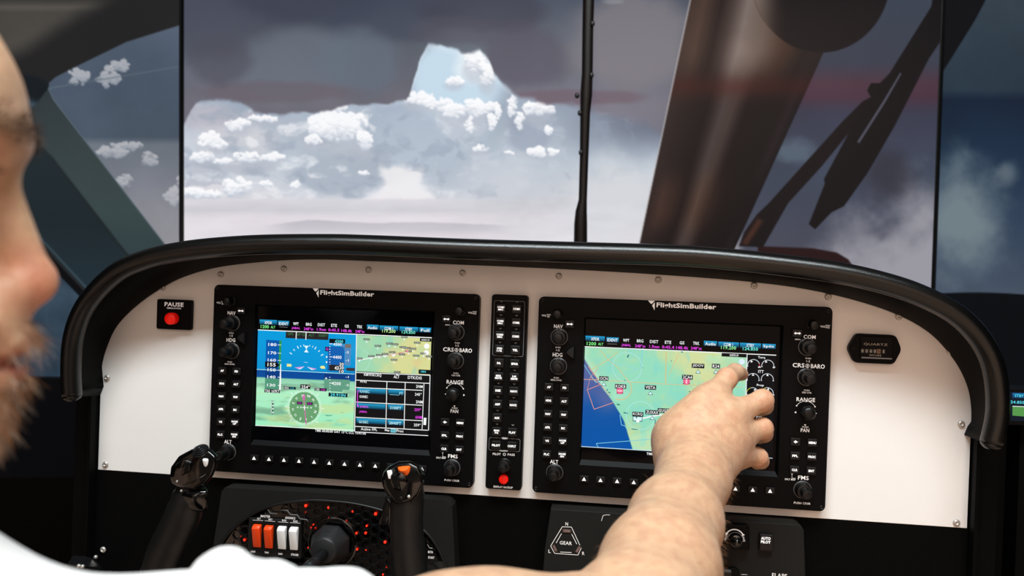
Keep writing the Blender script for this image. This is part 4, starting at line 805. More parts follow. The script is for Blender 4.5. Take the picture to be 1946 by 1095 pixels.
# ---- right display, map
coast = [(1109.5, 680), (1118, 694), (1137, 722), (1148, 741), (1158, 753), (1168, 767), (1173, 776), (1180, 787), (1187, 800), (1191, 812), (1195, 826), (1200, 842), (1203, 852)]
def paint_map(X, Y):
    n = fbm(X, Y, 90, 5, 35); n2 = fbm(X*1.4, Y, 40, 4, 37)
    A = np.zeros(X.shape+(3,))+np.array((150, 222, 190), float)
    A = mixc(A, (204, 220, 158), ss(.45, .7, n*.8+(X-1110)/310*.30-.03)*.8); A = mixc(A, (224, 222, 158), ss(.55, .85, n*.7+(X-1110)/310*.42)*.8)
    A = mixc(A, (132, 218, 204), ss(.62, .75, n2)*.5); A = mixc(A, (178, 236, 206), ss(.6, .7, fbm(X, Y, 55, 3, 39))*.4)
    cxs = np.interp(Y, [c[1] for c in coast], [c[0] for c in coast])
    sea = ramp(Y, [(670, (96, 108, 160)), (735, (76, 96, 158)), (775, (12, 84, 162)), (855, (0, 84, 168))])
    sea = mixc(sea, (120, 112, 160), ss(40, 0, np.hypot(X-1155, Y-760))*.5)
    m = ss(1.2, -1.2, X-cxs)*(Y > 672); A = mixA(A, sea, m); A = mixc(A, (190, 232, 214), ss(8, 0, np.abs(X-cxs-4))*.4*(Y > 660)*(Y < 740)); return A
gridpic('map_picture', S2, [(1110.7, 660), (1420.5, 673.5), (1416, 868), (1104.4, 848)], 210, 130, paint_map)
k = Ink(.545)
ORC = (216, 196, 136); LB = (128, 206, 222); SAL = (224, 150, 140)
k.arc(1192, 698, 28, 0, 360, 1.3, (176, 226, 224), 1, 36); k.arc(1217, 790, 27, 0, 360, 1.3, (170, 232, 224), 1, 36); k.arc(1178, 738, 22, -110, 60, 1.6, ORC, 1)
for pts, c, w in (([(1140,665),(1157,685),(1175,700),(1192,722)], ORC, 1.2), ([(1122,704),(1157,683),(1175,668)], ORC, 1.2), ([(1222,662),(1217,698)], LB, 1.2), ([(1157,687),(1214,702),(1180,712),(1150,724)], (146,214,216), 1.1),
                  ([(1110,721),(1133,722),(1262,730),(1410,736)], ORC, 1.2), ([(1266,668),(1265,728)], ORC, 2), ([(1290,672),(1272,712)], ORC, 1.3), ([(1109,692),(1132,727),(1146,722)], LB, 1.2),
                  ([(1109,721),(1137,722),(1126,708),(1118,697)], SAL, 1.3), ([(1141,731),(1116,741),(1129,778),(1166,765)], SAL, 1.3), ([(1116,741),(1122,717),(1137,700)], SAL, .8), ([(1122,716),(1141,731),(1160,752)], SAL, 1.2),
                  ([(1183,788),(1178,789),(1181,808),(1187,809),(1193,818)], LB, 1.2), ([(1137,850),(1133,843),(1198,838),(1250,834)], LB, 1.2), ([(1104.8,826),(1104.4,848)], (216,190,160), 1.2)): k.line(pts, w, c, 1)
for (x, y, w, h) in ((1193.5, 677, 3.5, 5), (1296, 669, 3, 3), (1221, 699, 1.5, 1.5), (1276, 686, 1.5, 2), (1187, 723, 2, 2), (1154, 741, 2, 3), (1158, 746, 3, 3), (1175, 769, 6, 3), (1189, 785, 8, 3), (1206, 816, 12, 2), (1245, 802, 1.5, 8), (1311, 744.5, 4, 2)): (k.line([(x-w/2, y-h*.25), (x+w/2, y+h*.25)], min(w, h)*.5+.5, (22, 112, 118), 1) if w >= h else k.line([(x+w*.3, y-h/2), (x-w*.3, y+h/2)], w*.6+.5, (22, 112, 118), 1))
k.line([(1213, 797), (1240, 791), (1262, 788), (1290, 783), (1330, 776)], 2.4, WHT, 3)
def fix(s, x, y, w, tri=True, col=WHT):
    k.rect(x, y, w, 8.6, (22, 24, 24), 4); k.text(s, x, y, w-3, 6, col, 5, 0.015)
    if tri: k.poly([(x-5.2, y+14), (x+5.2, y+14.4), (x, y+6)], (26, 60, 50), 4); k.poly([(x-3.9, y+13.2), (x+3.9, y+13.6), (x, y+7.4)], (206, 246, 250), 5)
fix('OCN', 1147.5, 719.5, 17.5); fix('VISTA', 1236, 736.5, 21.5); fix('JIDOV', 1326.5, 695.5, 23.5); fix('R24', 1360.5, 696, 15); fix('GUGEC', 1263, 780.5, 26); fix('ZUXAX', 1239.5, 783.8, 26); fix('KOKB', 1179.3, 734.4, 21.5, False); fix('2CA4', 1306.3, 717, 20, False); fix('KCRQ', 1212, 787.3, 21, False); fix('JABAL', 1295, 775.8, 26, False, MAG)
for (x, y) in ((1178, 743), (1304.5, 725)):
    for a in (45, 135, 225, 315): k.disc(x+7*math.cos(R(a)), y+6*math.sin(R(a)), 1.5, (140, 40, 90), 4, 8)
    k.disc(x, y, 6.6, (236, 108, 148), 4); k.rect(x, y, 9 if x < 1200 else 2.4, 2.4 if x < 1200 else 8, (255, 214, 226), 5)
k.rect(1211.5, 796.3, 18, 9.5, (20, 70, 70), 4); k.rect(1211.5, 796, 16, 7.5, (214, 246, 250), 5); k.disc(1212, 800, 3.2, WHT, 6); k.disc(1209.5, 793.5, 1.4, (60, 40, 60), 7, 8)
k.poly([(1257, 801), (1262, 799.6), (1260.5, 796.5), (1265, 799), (1270, 800.5), (1264, 802.6)], WHT, 4)
k.rect(1395, 675.2, 46, 6.6, (4, 5, 6), 4); k.text('NORTH UP', 1395, 675.4, 16, 4, WHT, 5); k.disc(1409.8, 687.5, 6, (196, 214, 226), 4); k.disc(1409.8, 687.5, 5.2, (222, 240, 250), 5); k.disc(1410, 701, 5.6, (206, 222, 226), 4)
k.line([(1104.4, 848.6), (1416, 868)], 1.5, (200, 226, 240), 3); k.text('TMR 00:00:00 OAT 13\u00b0C LCL 15:41:54', 1284, 865.5, 110, 5.4, WHT, 4); k.out('map_symbols', S2)
k = Ink(.545)                                         # engine strip
k.line([(1419.5, 673.5), (1414.5, 868)], 2, (226, 232, 240), 3); k.poly([(1421, 673), (1474, 675.4), (1468, 872), (1416, 869)], (2, 3, 5), 0)
for (s, x, y, w) in (('Torq', 1447, 680, 13), ('ITT', 1446, 706.3, 10), ('Prop', 1444.7, 732.6, 13), ('CAS', 1442.5, 793.6, 10)): k.text(s, x, y, w, 5.4, WHT, 3)
for (x, y, a, r) in ((1432, 694.5, 120, 1), (1459, 695.5, 115, 0), (1431, 721, 92, 0), (1458, 721.5, 90, 0), (1430, 748, 60, 0), (1458, 748, 80, 0), (1430, 775, 100, 0), (1457, 776, 100, 0)):
    k.arc(x, y, 11, -5, 185, 1.2, (214, 220, 226), 2); 
    if r: k.arc(x, y, 11, -5, 18, 1.3, (200, 30, 50), 3)
    if y > 740 and y < 760: k.arc(x, y, 11, 110, 165, 1.2, (200, 190, 60), 3)
    c = at(x, y, SY); q = (c[0]+8.4*.000545*math.cos(R(a)), c[2]+8.4*.000545*math.sin(R(a)))
    pp = [(q[0]+.0015*math.cos(R(a+b)), k.Y(4), q[1]+.0015*math.sin(R(a+b))) for b in (0, 125, 235)]; k.add(pp, [(0,1,2)], L3(WHT))
    k.line([(x-12.5, y+1.5), (x-10, y+1.6)], 1.2, WHT, 3); k.line([(x+10, y+2.4), (x+12.5, y+2.5)], 1.2, WHT, 3)
for (s, x, y) in (('88', 1443, 697.8), ('87', 1471, 698.6), ('1881', 1467, 751), ('90', 1453, 784.5), ('20', 1462, 784.8)): k.text(s, x, y, 5 if len(s) < 4 else 8, 3, WHT, 4)
k.text('OIL P', 1430.5, 800, 9, 2.6, (230, 210, 60), 4); k.text('LOW', 1442, 800.5, 6, 2.6, (230, 210, 60), 4); k.line([(1416, 867), (1468, 871)], 1.4, (200, 215, 225), 3); k.out('engine_gauges', S2)

# ================================================================== audio panel
ap = thing('audio_panel', (0.1817, 0.0, 0.0008), 'tall narrow black audio panel with a red button at its foot', 'panel')
obj('faceplate', MB().prism([(x+.1817, z+.0008) for x, z in rrect(-.0192, .0192, -.1034, .1034, .003, 4)], 0.0, 0.0118, .0007), M_BEZEL, ap)
t = MB(); y = -0.00012
def apx(px, py): p = at(px, py, 0); return (p[0]-.1817, p[2]-.0008)
names = [('COM1/MIC', 'COM1'), ('COM2/MIC', 'COM2'), ('COM3/MIC', 'COM3'), ('COM/1/2', 'TEL'), ('PA', 'SPKR'), ('MKR/MUTE', 'HI/SENS'), ('DME', 'NAV1'), ('ADF', 'NAV2'), ('AUX', None), ('MAN/SQ', 'PLAY'), ('PILOT', 'COPLT')]
zs = [apx(952, 586+0*i)[1] for i in range(1)]
z0 = apx(952.4, 586)[1]; z1 = apx(942.8, 845.5)[1]; dz = (z0-z1)/10
for r, (a, b) in enumerate(names):
    z = z0-dz*r; off = 0 if r < 10 else 0
    for (x, s) in ((-.0088, a), (.0080, b)):
        if s is None: continue
        add_key(ap, x, z, s, KEYA, 'key', -0.0031, .0104)
        zt_ = z+.0072; t.add([(x-.0019, y, zt_+.0008), (x+.0019, y, zt_+.0008), (x, y, zt_-.0009)], [(0,2,1)])
def frame_line(x0, x1, za, zb, r=.002, w=.00045):
    A = np.array(rrect(x0, x1, za, zb, r, 4)); B = inset(A, w); n = len(A)
    t.add([(p[0], y, p[1]) for p in A]+[(p[0], y, p[1]) for p in B], [(i, (i+1) % n, n+(i+1) % n, n+i) for i in range(n)])
frame_line(-.0165, .0165, z0-dz*3-.0070, z0+.0082); frame_line(-.0170, .0165, z1-.0062, z1+.0076)
t.add([(-.0035, y-.00006, z1+.0068), (.0035, y-.00006, z1+.0068), (.0035, y-.00006, z1+.0086), (-.0035, y-.00006, z1+.0086)], [(0,1,2,3)])
lt = link('lettering', t.mesh('lettering'), M_GREY, ap)
t = MB()
for (s, px, py, w_, h_) in (('CREW', 959.5, 833.5, 5.6, 1.7), ('ISOLATION', 957, 857, 9, 1.5), ('PILOT', 944, 863, 8.6, 2.4), ('PASS', 971.5, 864.2, 7.6, 2.4), ('DISPLAY BACKUP', 956.2, 926, 20.5, 2.2)):
    x_, z_ = apx(px, py); put_text(t, s, x_, z_, w_*.001, h_*.001, y-.00012, None, 0.02)
x_, z_ = apx(958.5, 863.7)
v = [(x_+r*math.cos(R(45*i)), y, z_+r*math.sin(R(45*i))) for i in range(8) for r in (.0011, .0016)]; t.add(v, [(2*i, 2*i+1, (2*i+3) % 16, (2*i+2) % 16) for i in range(8)])
link('printed_words', t.mesh('printed_words'), M_INK, ap)
x_, z_ = apx(959, 884); kb = link('knob', K_OUT, M_KNOB, ap, (x_, 0, z_)); kb.scale = (.86, .9, .86); autosmooth(kb, 40); ki = link('inner_knob', K_IN, M_KNOB, kb); autosmooth(ki, 40)
x_, z_ = apx(957.5, 910.5); rb = link('red_push_button', MB().lathe([(.0050, 0), (.0050, .003), (.0045, .0042), (.002, .0046)], (0,0,0), (0,-1,0), 28).mesh('red_push_button'), M_RED, ap, (x_, 0, z_)); rb['label'] = 'red push button'

# ================================================================== pause box
c = at(330, 598, .006); pb = thing('pause_switch_box', (c[0], .006, c[2]), 'small black square box with red pause button on the white panel', 'switch')
obj('case', MB().prism([(x+c[0], z+c[2]) for x, z in rrect(-.0205, .0205, -.0168, .0168, .0022, 4)], .0060, .0118, .0008), M_BEZEL, pb)
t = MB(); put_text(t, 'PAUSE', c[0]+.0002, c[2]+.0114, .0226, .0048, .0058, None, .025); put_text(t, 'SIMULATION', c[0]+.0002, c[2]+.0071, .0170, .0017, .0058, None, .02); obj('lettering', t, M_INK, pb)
b = at(328, 605.5, .004); o = obj('red_push_button', MB().lathe([(.0066, -.002), (.0066, .0055), (.0060, .0066), (.003, .0070)], b, (0,-1,0), 32), M_RED, pb); o['label'] = 'red push button'
# ================================================================== hour meter
hp = [at(x, y, .004) for x, y in ((1611.5, 662), (1628, 634), (1703, 637.5), (1714, 665), (1699, 693), (1624, 689.5))]
hc = sum(hp)/6; hm = thing('hour_meter', (hc[0], .004, hc[2]), 'black six-sided quartz hour meter at the right of the white panel', 'meter')
lp = [(p[0], p[2]) for p in reversed(hp)]
def round_poly(P, r, k=3):
    out = []; n = len(P); P = [np.array(p, float) for p in P]
    for i in range(n):
        a, b, c_ = P[i-1], P[i], P[(i+1) % n]; u = (a-b)/np.linalg.norm(a-b); v = (c_-b)/np.linalg.norm(c_-b); p0, p1 = b+u*r, b+v*r
        for j in range(k+1): t_ = j/k; out.append(tuple((1-t_)**2*p0+2*t_*(1-t_)*b+t_**2*p1))
    return out
obj('case', MB().prism(round_poly(lp, .004), .0040, .0118, .0010), M_BEZEL, hm)
fx0, fx1 = at(1635, 660, .003)[0], at(1697, 660, .003)[0]; fz1, fz0 = at(1665, 640, .003)[2], at(1665, 684, .003)[2]
obj('window', MB().prism(rrect(fx0, fx1, fz0, fz1, .001, 3), .0024, .0042, .0005), M_GLASS, hm)
t = MB()
def ht(s, px, py, w_, h_, mm=.535): p = at(px, py, .0023); put_text(t, s, p[0], p[2], w_*mm*.001, h_*mm*.001, .0022, None, .01)
ht('QUARTZ', 1664, 655, 43, 5); ht('HOURS', 1663.5, 675.5, 21, 3.6)
obj('lettering', t, mat('tan_print', (170, 158, 146), .6), hm)
wh = mat('counter_digit', (190, 184, 176), .5); M_WHL = mat('counter_wheel', (16, 14, 14), .5)
for i, x in enumerate((1639, 1647, 1655, 1662.5, 1670, 1679)):
    p = at(x, 667+i*.25, .0023); o = obj('counter_wheel', MB().box((p[0]-.0017, .00215, p[2]-.0022), (p[0]+.0017, .0026, p[2]+.0022)), mat('tan_counter_wheel', (150, 110, 84), .5) if i == 4 else M_WHL, hm)
    d = MB(); put_text(d, '0' if i < 5 else '1', p[0], p[2], .0021 if i < 5 else .001, .0031, .0020, None, .012); obj('digit', d, wh if i != 4 else M_WHL, o)
obj('lower_ledge', MB().box((fx0+.001, .0012, fz0+.0012), (fx1-.001, .0040, fz0+.0024)), M_LIP, hm)
o = obj('mounting_hole', MB().lathe([(.0018, 0), (.0018, .0002)], at(1622.5, 661.5, .0038), (0,-1,0), 16), mat('hole_black', (1, 1, 1), .9), hm)
# ================================================================== yoke console
CYF = -0.012
A_ = lambda x, y, Y=CYF: at(x, y, Y)
cs = thing('yoke_console', tuple(A_(630, 1150)), 'charcoal yoke housing with oval switch face and glowing red lamps', 'console')
hp_ = [(427,927),(845,951),(853,955),(859,963),(866,1100),(872,1230),(385,1230),(405,1040),(421,935)]
lp = [tuple(A_(x, y)[[0, 2]]) for x, y in reversed(hp_)]
def ring_plate(outer, inner, y0, y1):
    pass
oval_px = [(411,1062),(418.8,1038),(439,1009),(475.7,980),(512,963),(548,955),(582,951.5),(616,951.8),(671.9,957.4),(727.8,970.8),(775,990),(808.4,1011),(828.5,1036),(842,1062.6),(851,1094),(850,1150),(820,1195),(600,1215),(450,1190),(412,1130)]
OV = [A_(x, y) for x, y in oval_px]; OVC = catmull(OV, 4, True)
# housing face with the oval opening: strips from outline to oval by angle
cc = np.array([A_(630, 1080)[0], A_(630, 1080)[2]])
def ray_hit(P, a):
    d = np.array([math.cos(a), math.sin(a)]); best = None
    for i in range(len(P)):
        p, q = np.array(P[i]), np.array(P[(i+1) % len(P)]); e = q-p; den = d[0]*e[1]-d[1]*e[0]
        if abs(den) < 1e-12: continue
        w_ = p-cc; t_ = (w_[0]*e[1]-w_[1]*e[0])/den; s_ = (w_[0]*d[1]-w_[1]*d[0])/den
        if t_ > 0 and -1e-9 <= s_ <= 1+1e-9 and (best is None or t_ < best): best = t_
    return cc+d*best
ang = sorted(set([2*math.pi*i/96 for i in range(96)]+[math.atan2(p[1]-cc[1], p[0]-cc[0]) % (2*math.pi) for p in lp]))
ov2 = [(p[0], p[2]) for p in OVC]; n = len(ang); vs = []
for a in ang: q = ray_hit(lp, a); vs.append((q[0], CYF, q[1]))
for a in ang: q = ray_hit(ov2, a); vs.append((q[0], CYF, q[1]))
for a in ang: q = ray_hit(ov2, a); vs.append((q[0], CYF+.004, q[1]))
for a in ang: q = ray_hit(lp, a); vs.append((q[0], PY, q[1]))
mb = MB().add(vs, [(i, (i+1) % n, n+(i+1) % n, n+i) for i in range(n)]+[(n+i, n+(i+1) % n, 2*n+(i+1) % n, 2*n+i) for i in range(n)]+[(3*n+i, 3*n+(i+1) % n, (i+1) % n, i) for i in range(n)]+[tuple(reversed([2*n+i for i in range(n)]))])
o = obj('housing', mb, M_CONS, cs); autosmooth(o, 30)
tb = MB().tube(OVC+[OVC[0]], .0015, 8, 1, up=(0,1,0), cap=False); obj('oval_rim', tb, M_GRIP, cs)
o = obj('face_plate', MB().add([(ray_hit(ov2, a)[0], CYF+.0035, ray_hit(ov2, a)[1]) for a in ang], [tuple(range(n))]), M_GLOSS, cs)
# honeycomb grille in front of the plate, spared around the hub and the switches
def in_poly(x, z, P):
    c = False
    for i in range(len(P)):
        a, b = P[i], P[(i+1) % len(P)]
        if (a[1] > z) != (b[1] > z) and x < a[0]+(z-a[1])*(b[0]-a[0])/(b[1]-a[1]): c = not c
    return c
hub = A_(631, 1032); g = MB(); s_ = .0056; sw0, sw1 = A_(470, 975), A_(573, 1075)
M_HEX = mat('black_gloss_grille', (11, 11, 12), .22, var=.2, spec=.6, coat=.4)
for i in range(-26, 27):
    for j in range(-22, 20):
        x = hub[0]+i*1.5*s_*1.08; z = hub[2]+(j+(0.5 if i % 2 else 0))*math.sqrt(3)*s_*1.08
        if not in_poly(x, z, ov2) or math.hypot(x-hub[0], z-hub[2]) < .027 or (sw0[0]-.001 < x < sw1[0]+.002 and sw1[2] < z < sw0[2]+.002): continue
        if min(math.hypot(x-p[0], z-p[1]) for p in ov2) < s_*.7: continue
        v = []; 
        for (r, y) in ((s_*1.03, CYF+.0034), (s_*1.03, CYF+.0008), (s_*.86, CYF+.0008), (s_*.80, CYF+.0034)): v += [(x+r*math.cos(R(60*k)), y, z+r*math.sin(R(60*k))) for k in range(6)]
        g.add(v, [(r*6+k, r*6+(k+1) % 6, (r+1)*6+(k+1) % 6, (r+1)*6+k) for r in range(3) for k in range(6)])
o = obj('honeycomb_grille', g, M_HEX, cs)
LEDM = MB().lathe([(.0019, 0), (.0019, .0012), (.0013, .0021), (.0003, .0024)], (0,0,0), (0,-1,0), 12).mesh('red_lamp')
M_LED2 = mat('dim_red_led', (150, 8, 4), .3, emit=.6)
for (x, y, s) in ((581.5,961,1),(624.5,964.5,.8),(670.3,972,.7),(714,976.5,1),(625,985,.75),(596,997,.6),(697,999.5,.7),(695,1013,.85),(677.6,1013.5,.75),(732,1030,.95),(586.5,1040.5,.6),(678.7,1044,.7),(696,1045,.6),(686.7,1087.7,1),(465,1026,.8),(458,1019,.4),(728,1092,.6),(735,1078,.5)):
    p = A_(x, y, CYF+.002)-WL[cs]; o = link('red_lamp', LEDM, M_LED, cs, tuple(p)); o.scale = (s*.8, s, s*.9)
for (x, y) in ((582,973),(659,989),(592,1003),(600,1003),(640,985)):
    p = A_(x, y, CYF+.003)-WL[cs]; me = bpy.data.meshes.get('dim_lamp') or None
    if me is None: me = LEDM.copy(); me.name = 'dim_lamp'; me.materials.clear(); me.materials.append(M_LED2)
    o = link('red_lamp', me, None, cs, tuple(p)); o['label'] = 'dim red lamp'; o.scale = (.8, 1, .8)
# hub collar and shaft
o = obj('hub_collar', MB().lathe([(.0275, 0), (.0275, .0028), (.0262, .0036), (.0252, .0036), (.0246, .001)], (hub[0], CYF+.0035, hub[2]), (0,-1,0), 48), M_GLOSS, cs); autosmooth(o)
pts = []
for (r, Y, ph) in ((.0215, -.014, 22), (.0215, -.020, 22), (.0135, -.040, 0), (.0150, -.036, 22)):
    pts += [(hub[0]+r*1.02*math.cos(R(45*k+ph)), Y, hub[2]+r*math.sin(R(45*k+ph))) for k in range(8)]
hull_obj('hub', pts, mat('charcoal_hub', (30, 30, 31), .5, var=.1, spec=.4), cs, .0012, 2, 30)
# etched mark on the hub's upper facet
e = MB(); hh = np.array([hub[0]-.0005, -.0335, hub[2]+.0165])
for (a0, a1, dx, dz, r) in ((20, 170, 0, 0, .003), (190, 340, 0, 0, .003), (60, 200, .0022, .0004, .0016), (240, 30+360, -.0020, .0002, .0016)):
    P = [(hh[0]+dx+r*math.cos(R(a0+(a1-a0)*i/10)), -.0315-(.0)+.9*(hub[2]+.0165-(hh[2]+dz+r*math.sin(R(a0+(a1-a0)*i/10))))*-1*.9, hh[2]+dz+r*math.sin(R(a0+(a1-a0)*i/10))) for i in range(11)]
    e.tube(P, .00018, 5)
obj('etched_mark', e, M_DARK, cs)
# switch strip
S0 = A_(474, 1000); M_STRIP = mat('switch_strip_black', (9, 9, 9), .5, var=.15)
q = [A_(x, y, CYF+.0005) for x, y in ((474, 983), (573, 990), (572, 1062), (470, 1056))]
mb = MB(); mb.prism([(p[0], p[2]) for p in reversed(q)], CYF-.0008, CYF+.0035, .0006); obj('switch_strip', mb, M_STRIP, cs)
def rocker_pts(x0, x1, zt, zb): return [(x0, -.0005, zt), (x1, -.0005, zt), (x0, -.0005, zb), (x1, -.0005, zb), (x0+.0002, -.0075, zt-.0036), (x1-.0002, -.0075, zt-.0036), (x0+.0002, -.0062, zt-.0052), (x1-.0002, -.0062, zt-.0052), (x0+.0006, -.0024, zb+.0006), (x1-.0006, -.0024, zb+.0006), (x0+.0006, -.0052, zt-.0006), (x1-.0006, -.0052, zt-.0006)]
for (x, y, m, lb) in ((490, 1018, M_SWRED, 'orange red rocker'), (512.5, 1020, M_SWRED, 'orange red rocker'), (537.5, 1021.5, M_WHITE, 'white rocker'), (560, 1023, M_WHITE, 'white rocker')):
    c = A_(x, y, CYF-.0008)
    fr_ = MB(); w2, h2 = .0062, .0150
    O_ = rrect(c[0]-w2, c[0]+w2, c[2]-h2, c[2]+h2, .0006, 2); I_ = rrect(c[0]-w2+.0010, c[0]+w2-.0010, c[2]-h2+.0012, c[2]+h2-.0012, .0005, 2); n = len(O_)
    fr_.add([(p[0], CYF-.0008, p[1]) for p in O_]+[(p[0], CYF-.0024, p[1]) for p in O_]+[(p[0], CYF-.0024, p[1]) for p in I_]+[(p[0], CYF-.0008, p[1]) for p in I_], [(r*n+i, (r+1)*n+i, (r+1)*n+(i+1) % n, r*n+(i+1) % n)[::-1] for r in range(3) for i in range(n)])
    f = obj('rocker_switch', fr_, M_GRIP, cs)
    o = hull_obj('rocker', [(c[0]+a, CYF-.0008+b, c[2]+d) for a, b, d in rocker_pts(-.0046, .0046, .0128, -.0128)], m, f, .0006, 2); o['label'] = lb
t = MB(); yy = CYF-.0016
def lt_(s, x, y, w, h, b=.02, yo=yy): p = at(x, y, yo); put_text(t, s, p[0], p[2], w*.00052, h*.00052, yo, None, b)
for a in (('MASTER', 504.5, 981.5, 21, 5), ('ALT', 492, 985.8, 8, 4), ('BAT', 514, 987.5, 8.5, 4), ('AVIONICS', 551.5, 984.8, 22, 5), ('BUS1', 540, 989.3, 9, 4), ('BUS2', 561.5, 991, 9.5, 4), ('BCN', 457.8, 1046.3, 9, 4), ('LAND', 481, 1048.5, 10, 4), ('TAXI', 506.5, 1050.3, 9, 4), ('NAV', 533, 1053, 9, 4), ('STROBE', 560, 1054.6, 16, 4.5), ('BOTH', 818, 1049.5, 10, 5), ('START', 819.5, 1060, 13, 5)): lt_(*a)
for (x0, y0, x1, y1) in ((480, 988.5, 500, 989.8), (503, 990, 523, 991.5), (528, 992, 548, 993.3), (551, 993.5, 571, 994.8), (812, 1035, 816, 1041), (816, 1041.5, 822, 1042)):
    a, b = at(x0, y0, yy), at(x1, y1, yy); t.add([(a[0], yy, a[2]-.0002), (b[0], yy, b[2]-.0002), (b[0], yy, b[2]+.0002), (a[0], yy, a[2]+.0002)], [(0,1,2,3)])
obj('lettering', t, M_INK, cs)['kind'] = 'stuff'
tr = MB()
for P in ([(509,969),(514,976),(527,977)], [(534,970),(546,970.5),(552,978.5),(565,979),(570,986.5),(583,988),(586,992)]): tr.tube([at(x, y, CYF-.0006) for x, y in P], .0006, 6)
obj('trim_line', tr, mat('grey_trim', (88, 88, 90), .35), cs)

# ================================================================== control yoke
YY = -0.115
Q = lambda x, y, dY=0.0: at(x, y, YY+dY)
yk = thing('control_yoke', tuple(Q(590, 1105)), 'black flight yoke with glossy button heads on two upright grips', 'yoke')
sh0 = np.array([hub[0], -.038, hub[2]-.003]); sh1 = np.array([hub[0]-.001, YY+.01, hub[2]-.006])
obj('shaft', MB().lathe([(.0062, 0), (.0062, np.linalg.norm(sh1-sh0))], tuple(sh0), tuple(sh1-sh0), 24), mat('smooth_dark_shaft', (60, 60, 62), .18, metal=.7, var=.5, vscale=200), yk)
bar = catmull([Q(300,1080), Q(303,1125), Q(335,1172), Q(420,1185), Q(500,1150), Q(560,1122), Q(640,1124), Q(700,1150), Q(745,1160), Q(780,1130), Q(782,1085)], 5)
obj('cross_bar', MB().tube(bar, [.017 if abs(i/len(bar)-.5) > .3 else .0215 for i in range(len(bar))], 20, .7, up=(0,1,0)), M_GRIP, yk)
hl_ = MB().tube(catmull([Q(366,925), Q(358,950), Q(345,985), Q(328,1022), Q(312,1058), Q(303,1095), Q(303,1130)], 5), [.0150]*4+[.0165]*4+[.0175]*8+[.0180]*10+[.0175]*5, 28, .82, up=(0,1,0)); obj('left_grip', hl_, M_GRIP, yk)
hr_ = MB().tube(catmull([Q(775,905), Q(774,945), Q(772,985), Q(774,1025), Q(777,1065), Q(781,1100), Q(782,1130)], 5), [.0150]*4+[.0160]*4+[.0158]*8+[.0166]*10+[.0172]*5, 28, .85, up=(0,1,0)); obj('right_grip', hr_, M_GRIP, yk)
def slab(outline, d0, d1, inset_=.9):
    c = np.mean(np.array(outline), 0); P = []
    for (x, y) in outline: P.append(Q(x, y, d0+.004)); P.append(Q(x, y, d1)); P.append(Q(c[0]+(x-c[0])*inset_, c[1]+(y-c[1])*inset_, d0))
    return P
L_H = [(323,908),(325,888),(340,867),(366,853),(400,853),(414,866),(413,884),(405,905),(392,920),(370,932),(348,930),(327,920)]
h1 = hull_obj('left_button_head', slab(L_H, -.016, .014, .86), M_GLOSS, yk, .0012, 3, 50)
hull_obj('left_trigger_pod', [Q(x, y, d) for x, y in ((339,928),(336,946),(343,960),(360,971),(385,974),(394,966),(396,930)) for d in (-.010, .012)]+[Q(365, 945, -.0165), Q(372, 955, -.015)], M_GLOSS, yk, .0025, 3, 60)
def lathe_at(name, prof, c, ax, m, par, seg=28, lbl=None):
    o = obj(name, MB().lathe(prof, tuple(c), ax, seg), m, par); autosmooth(o, 40)
    if lbl: o['label'] = lbl
    return o
hat = []; 
for i, r in enumerate((.0082, .0067, .0050, .0033, .0018)): hat += [(r, .0012*i), (r, .0012*i+.0010), (r-.0005, .0012*i+.0014)]
lathe_at('hat_switch', hat, Q(381, 858, -.012), (-.05, -.62, .78), M_BTN, yk, 32)
lathe_at('white_push_button', [(.0028, -.002), (.0028, .0050), (.0024, .0058), (.001, .0060)], Q(392.5, 882, -.014), (.0, -.45, .9), M_WHITE, yk, 24, 'white push button')
for (x, y) in ((337, 915), (345, 933)): lathe_at('grip_screw', [(.0011, 0), (.0011, .0010), (.0004, .0013)], Q(x, y, -.0155), (0, -1, .2), M_STEEL, yk, 12)
obj('left_ridge', MB().tube([Q(346, 924, -.0166), Q(368, 916, -.0172), Q(391, 902, -.0166)], [.0003, .0006, .0003], 6), M_GLOSS, yk)
hull_obj('left_rocker', [Q(x, y, d) for x, y in ((333,884),(349,872),(362,880),(360,897),(345,905),(333,899)) for d in (-.012, -.019)], M_GLOSS, yk, .001, 2)
R_H = [(725,912),(727,899),(738,887),(757,877),(780,876),(798,885),(805,900),(806,918),(797,938),(783,953),(766,960),(749,958),(737,943),(728,927)]
hull_obj('right_button_head', slab(R_H, -.016, .012, .86), M_GLOSS, yk, .0012, 3, 50)
hull_obj('right_head_boss', [Q(x, y, d) for x, y in ((742,902),(760,896),(770,902),(774,920),(764,934),(748,930),(741,916)) for d in (-.012, -.021)], M_GLOSS, yk, .0015, 2, 30)
hull_obj('right_lever', [Q(x, y, d) for x, y in ((733,942),(746,958),(752,970),(750,988),(738,998),(720,999),(722,993),(735,984),(739,965)) for d in (-.006, .008)], M_GLOSS, yk, .001, 2, 50)
lathe_at('orange_push_button', [(.0062, -.003), (.0062, .0046), (.0057, .0055), (.002, .0058)], Q(770.5, 893, -.012), (-.12, -.62, .78), M_ORANGE, yk, 32, 'orange push button')
hull_obj('white_toggle', [Q(x, y, d) for x, y in ((735,895),(744,893),(746,899),(742,911),(738,910)) for d in (-.015, -.0205)], M_WHITE, yk, .0006, 2)['label'] = 'white toggle tab'
lathe_at('grip_screw', [(.0013, 0), (.0013, .0010), (.0004, .0013)], Q(762, 946, -.0165), (0, -1, .2), M_DARK, yk, 12)
lathe_at('grip_screw', [(.0013, 0), (.0013, .0010), (.0004, .0013)], Q(777, 944, -.0165), (0, -1, .3), M_STEEL, yk, 12)
obj('right_edge_trim', MB().tube([Q(x, y, -.0135) for x, y in ((800, 888), (806, 902), (804, 920), (793, 942), (780, 955))], .0007, 6), M_GLOSS, yk)

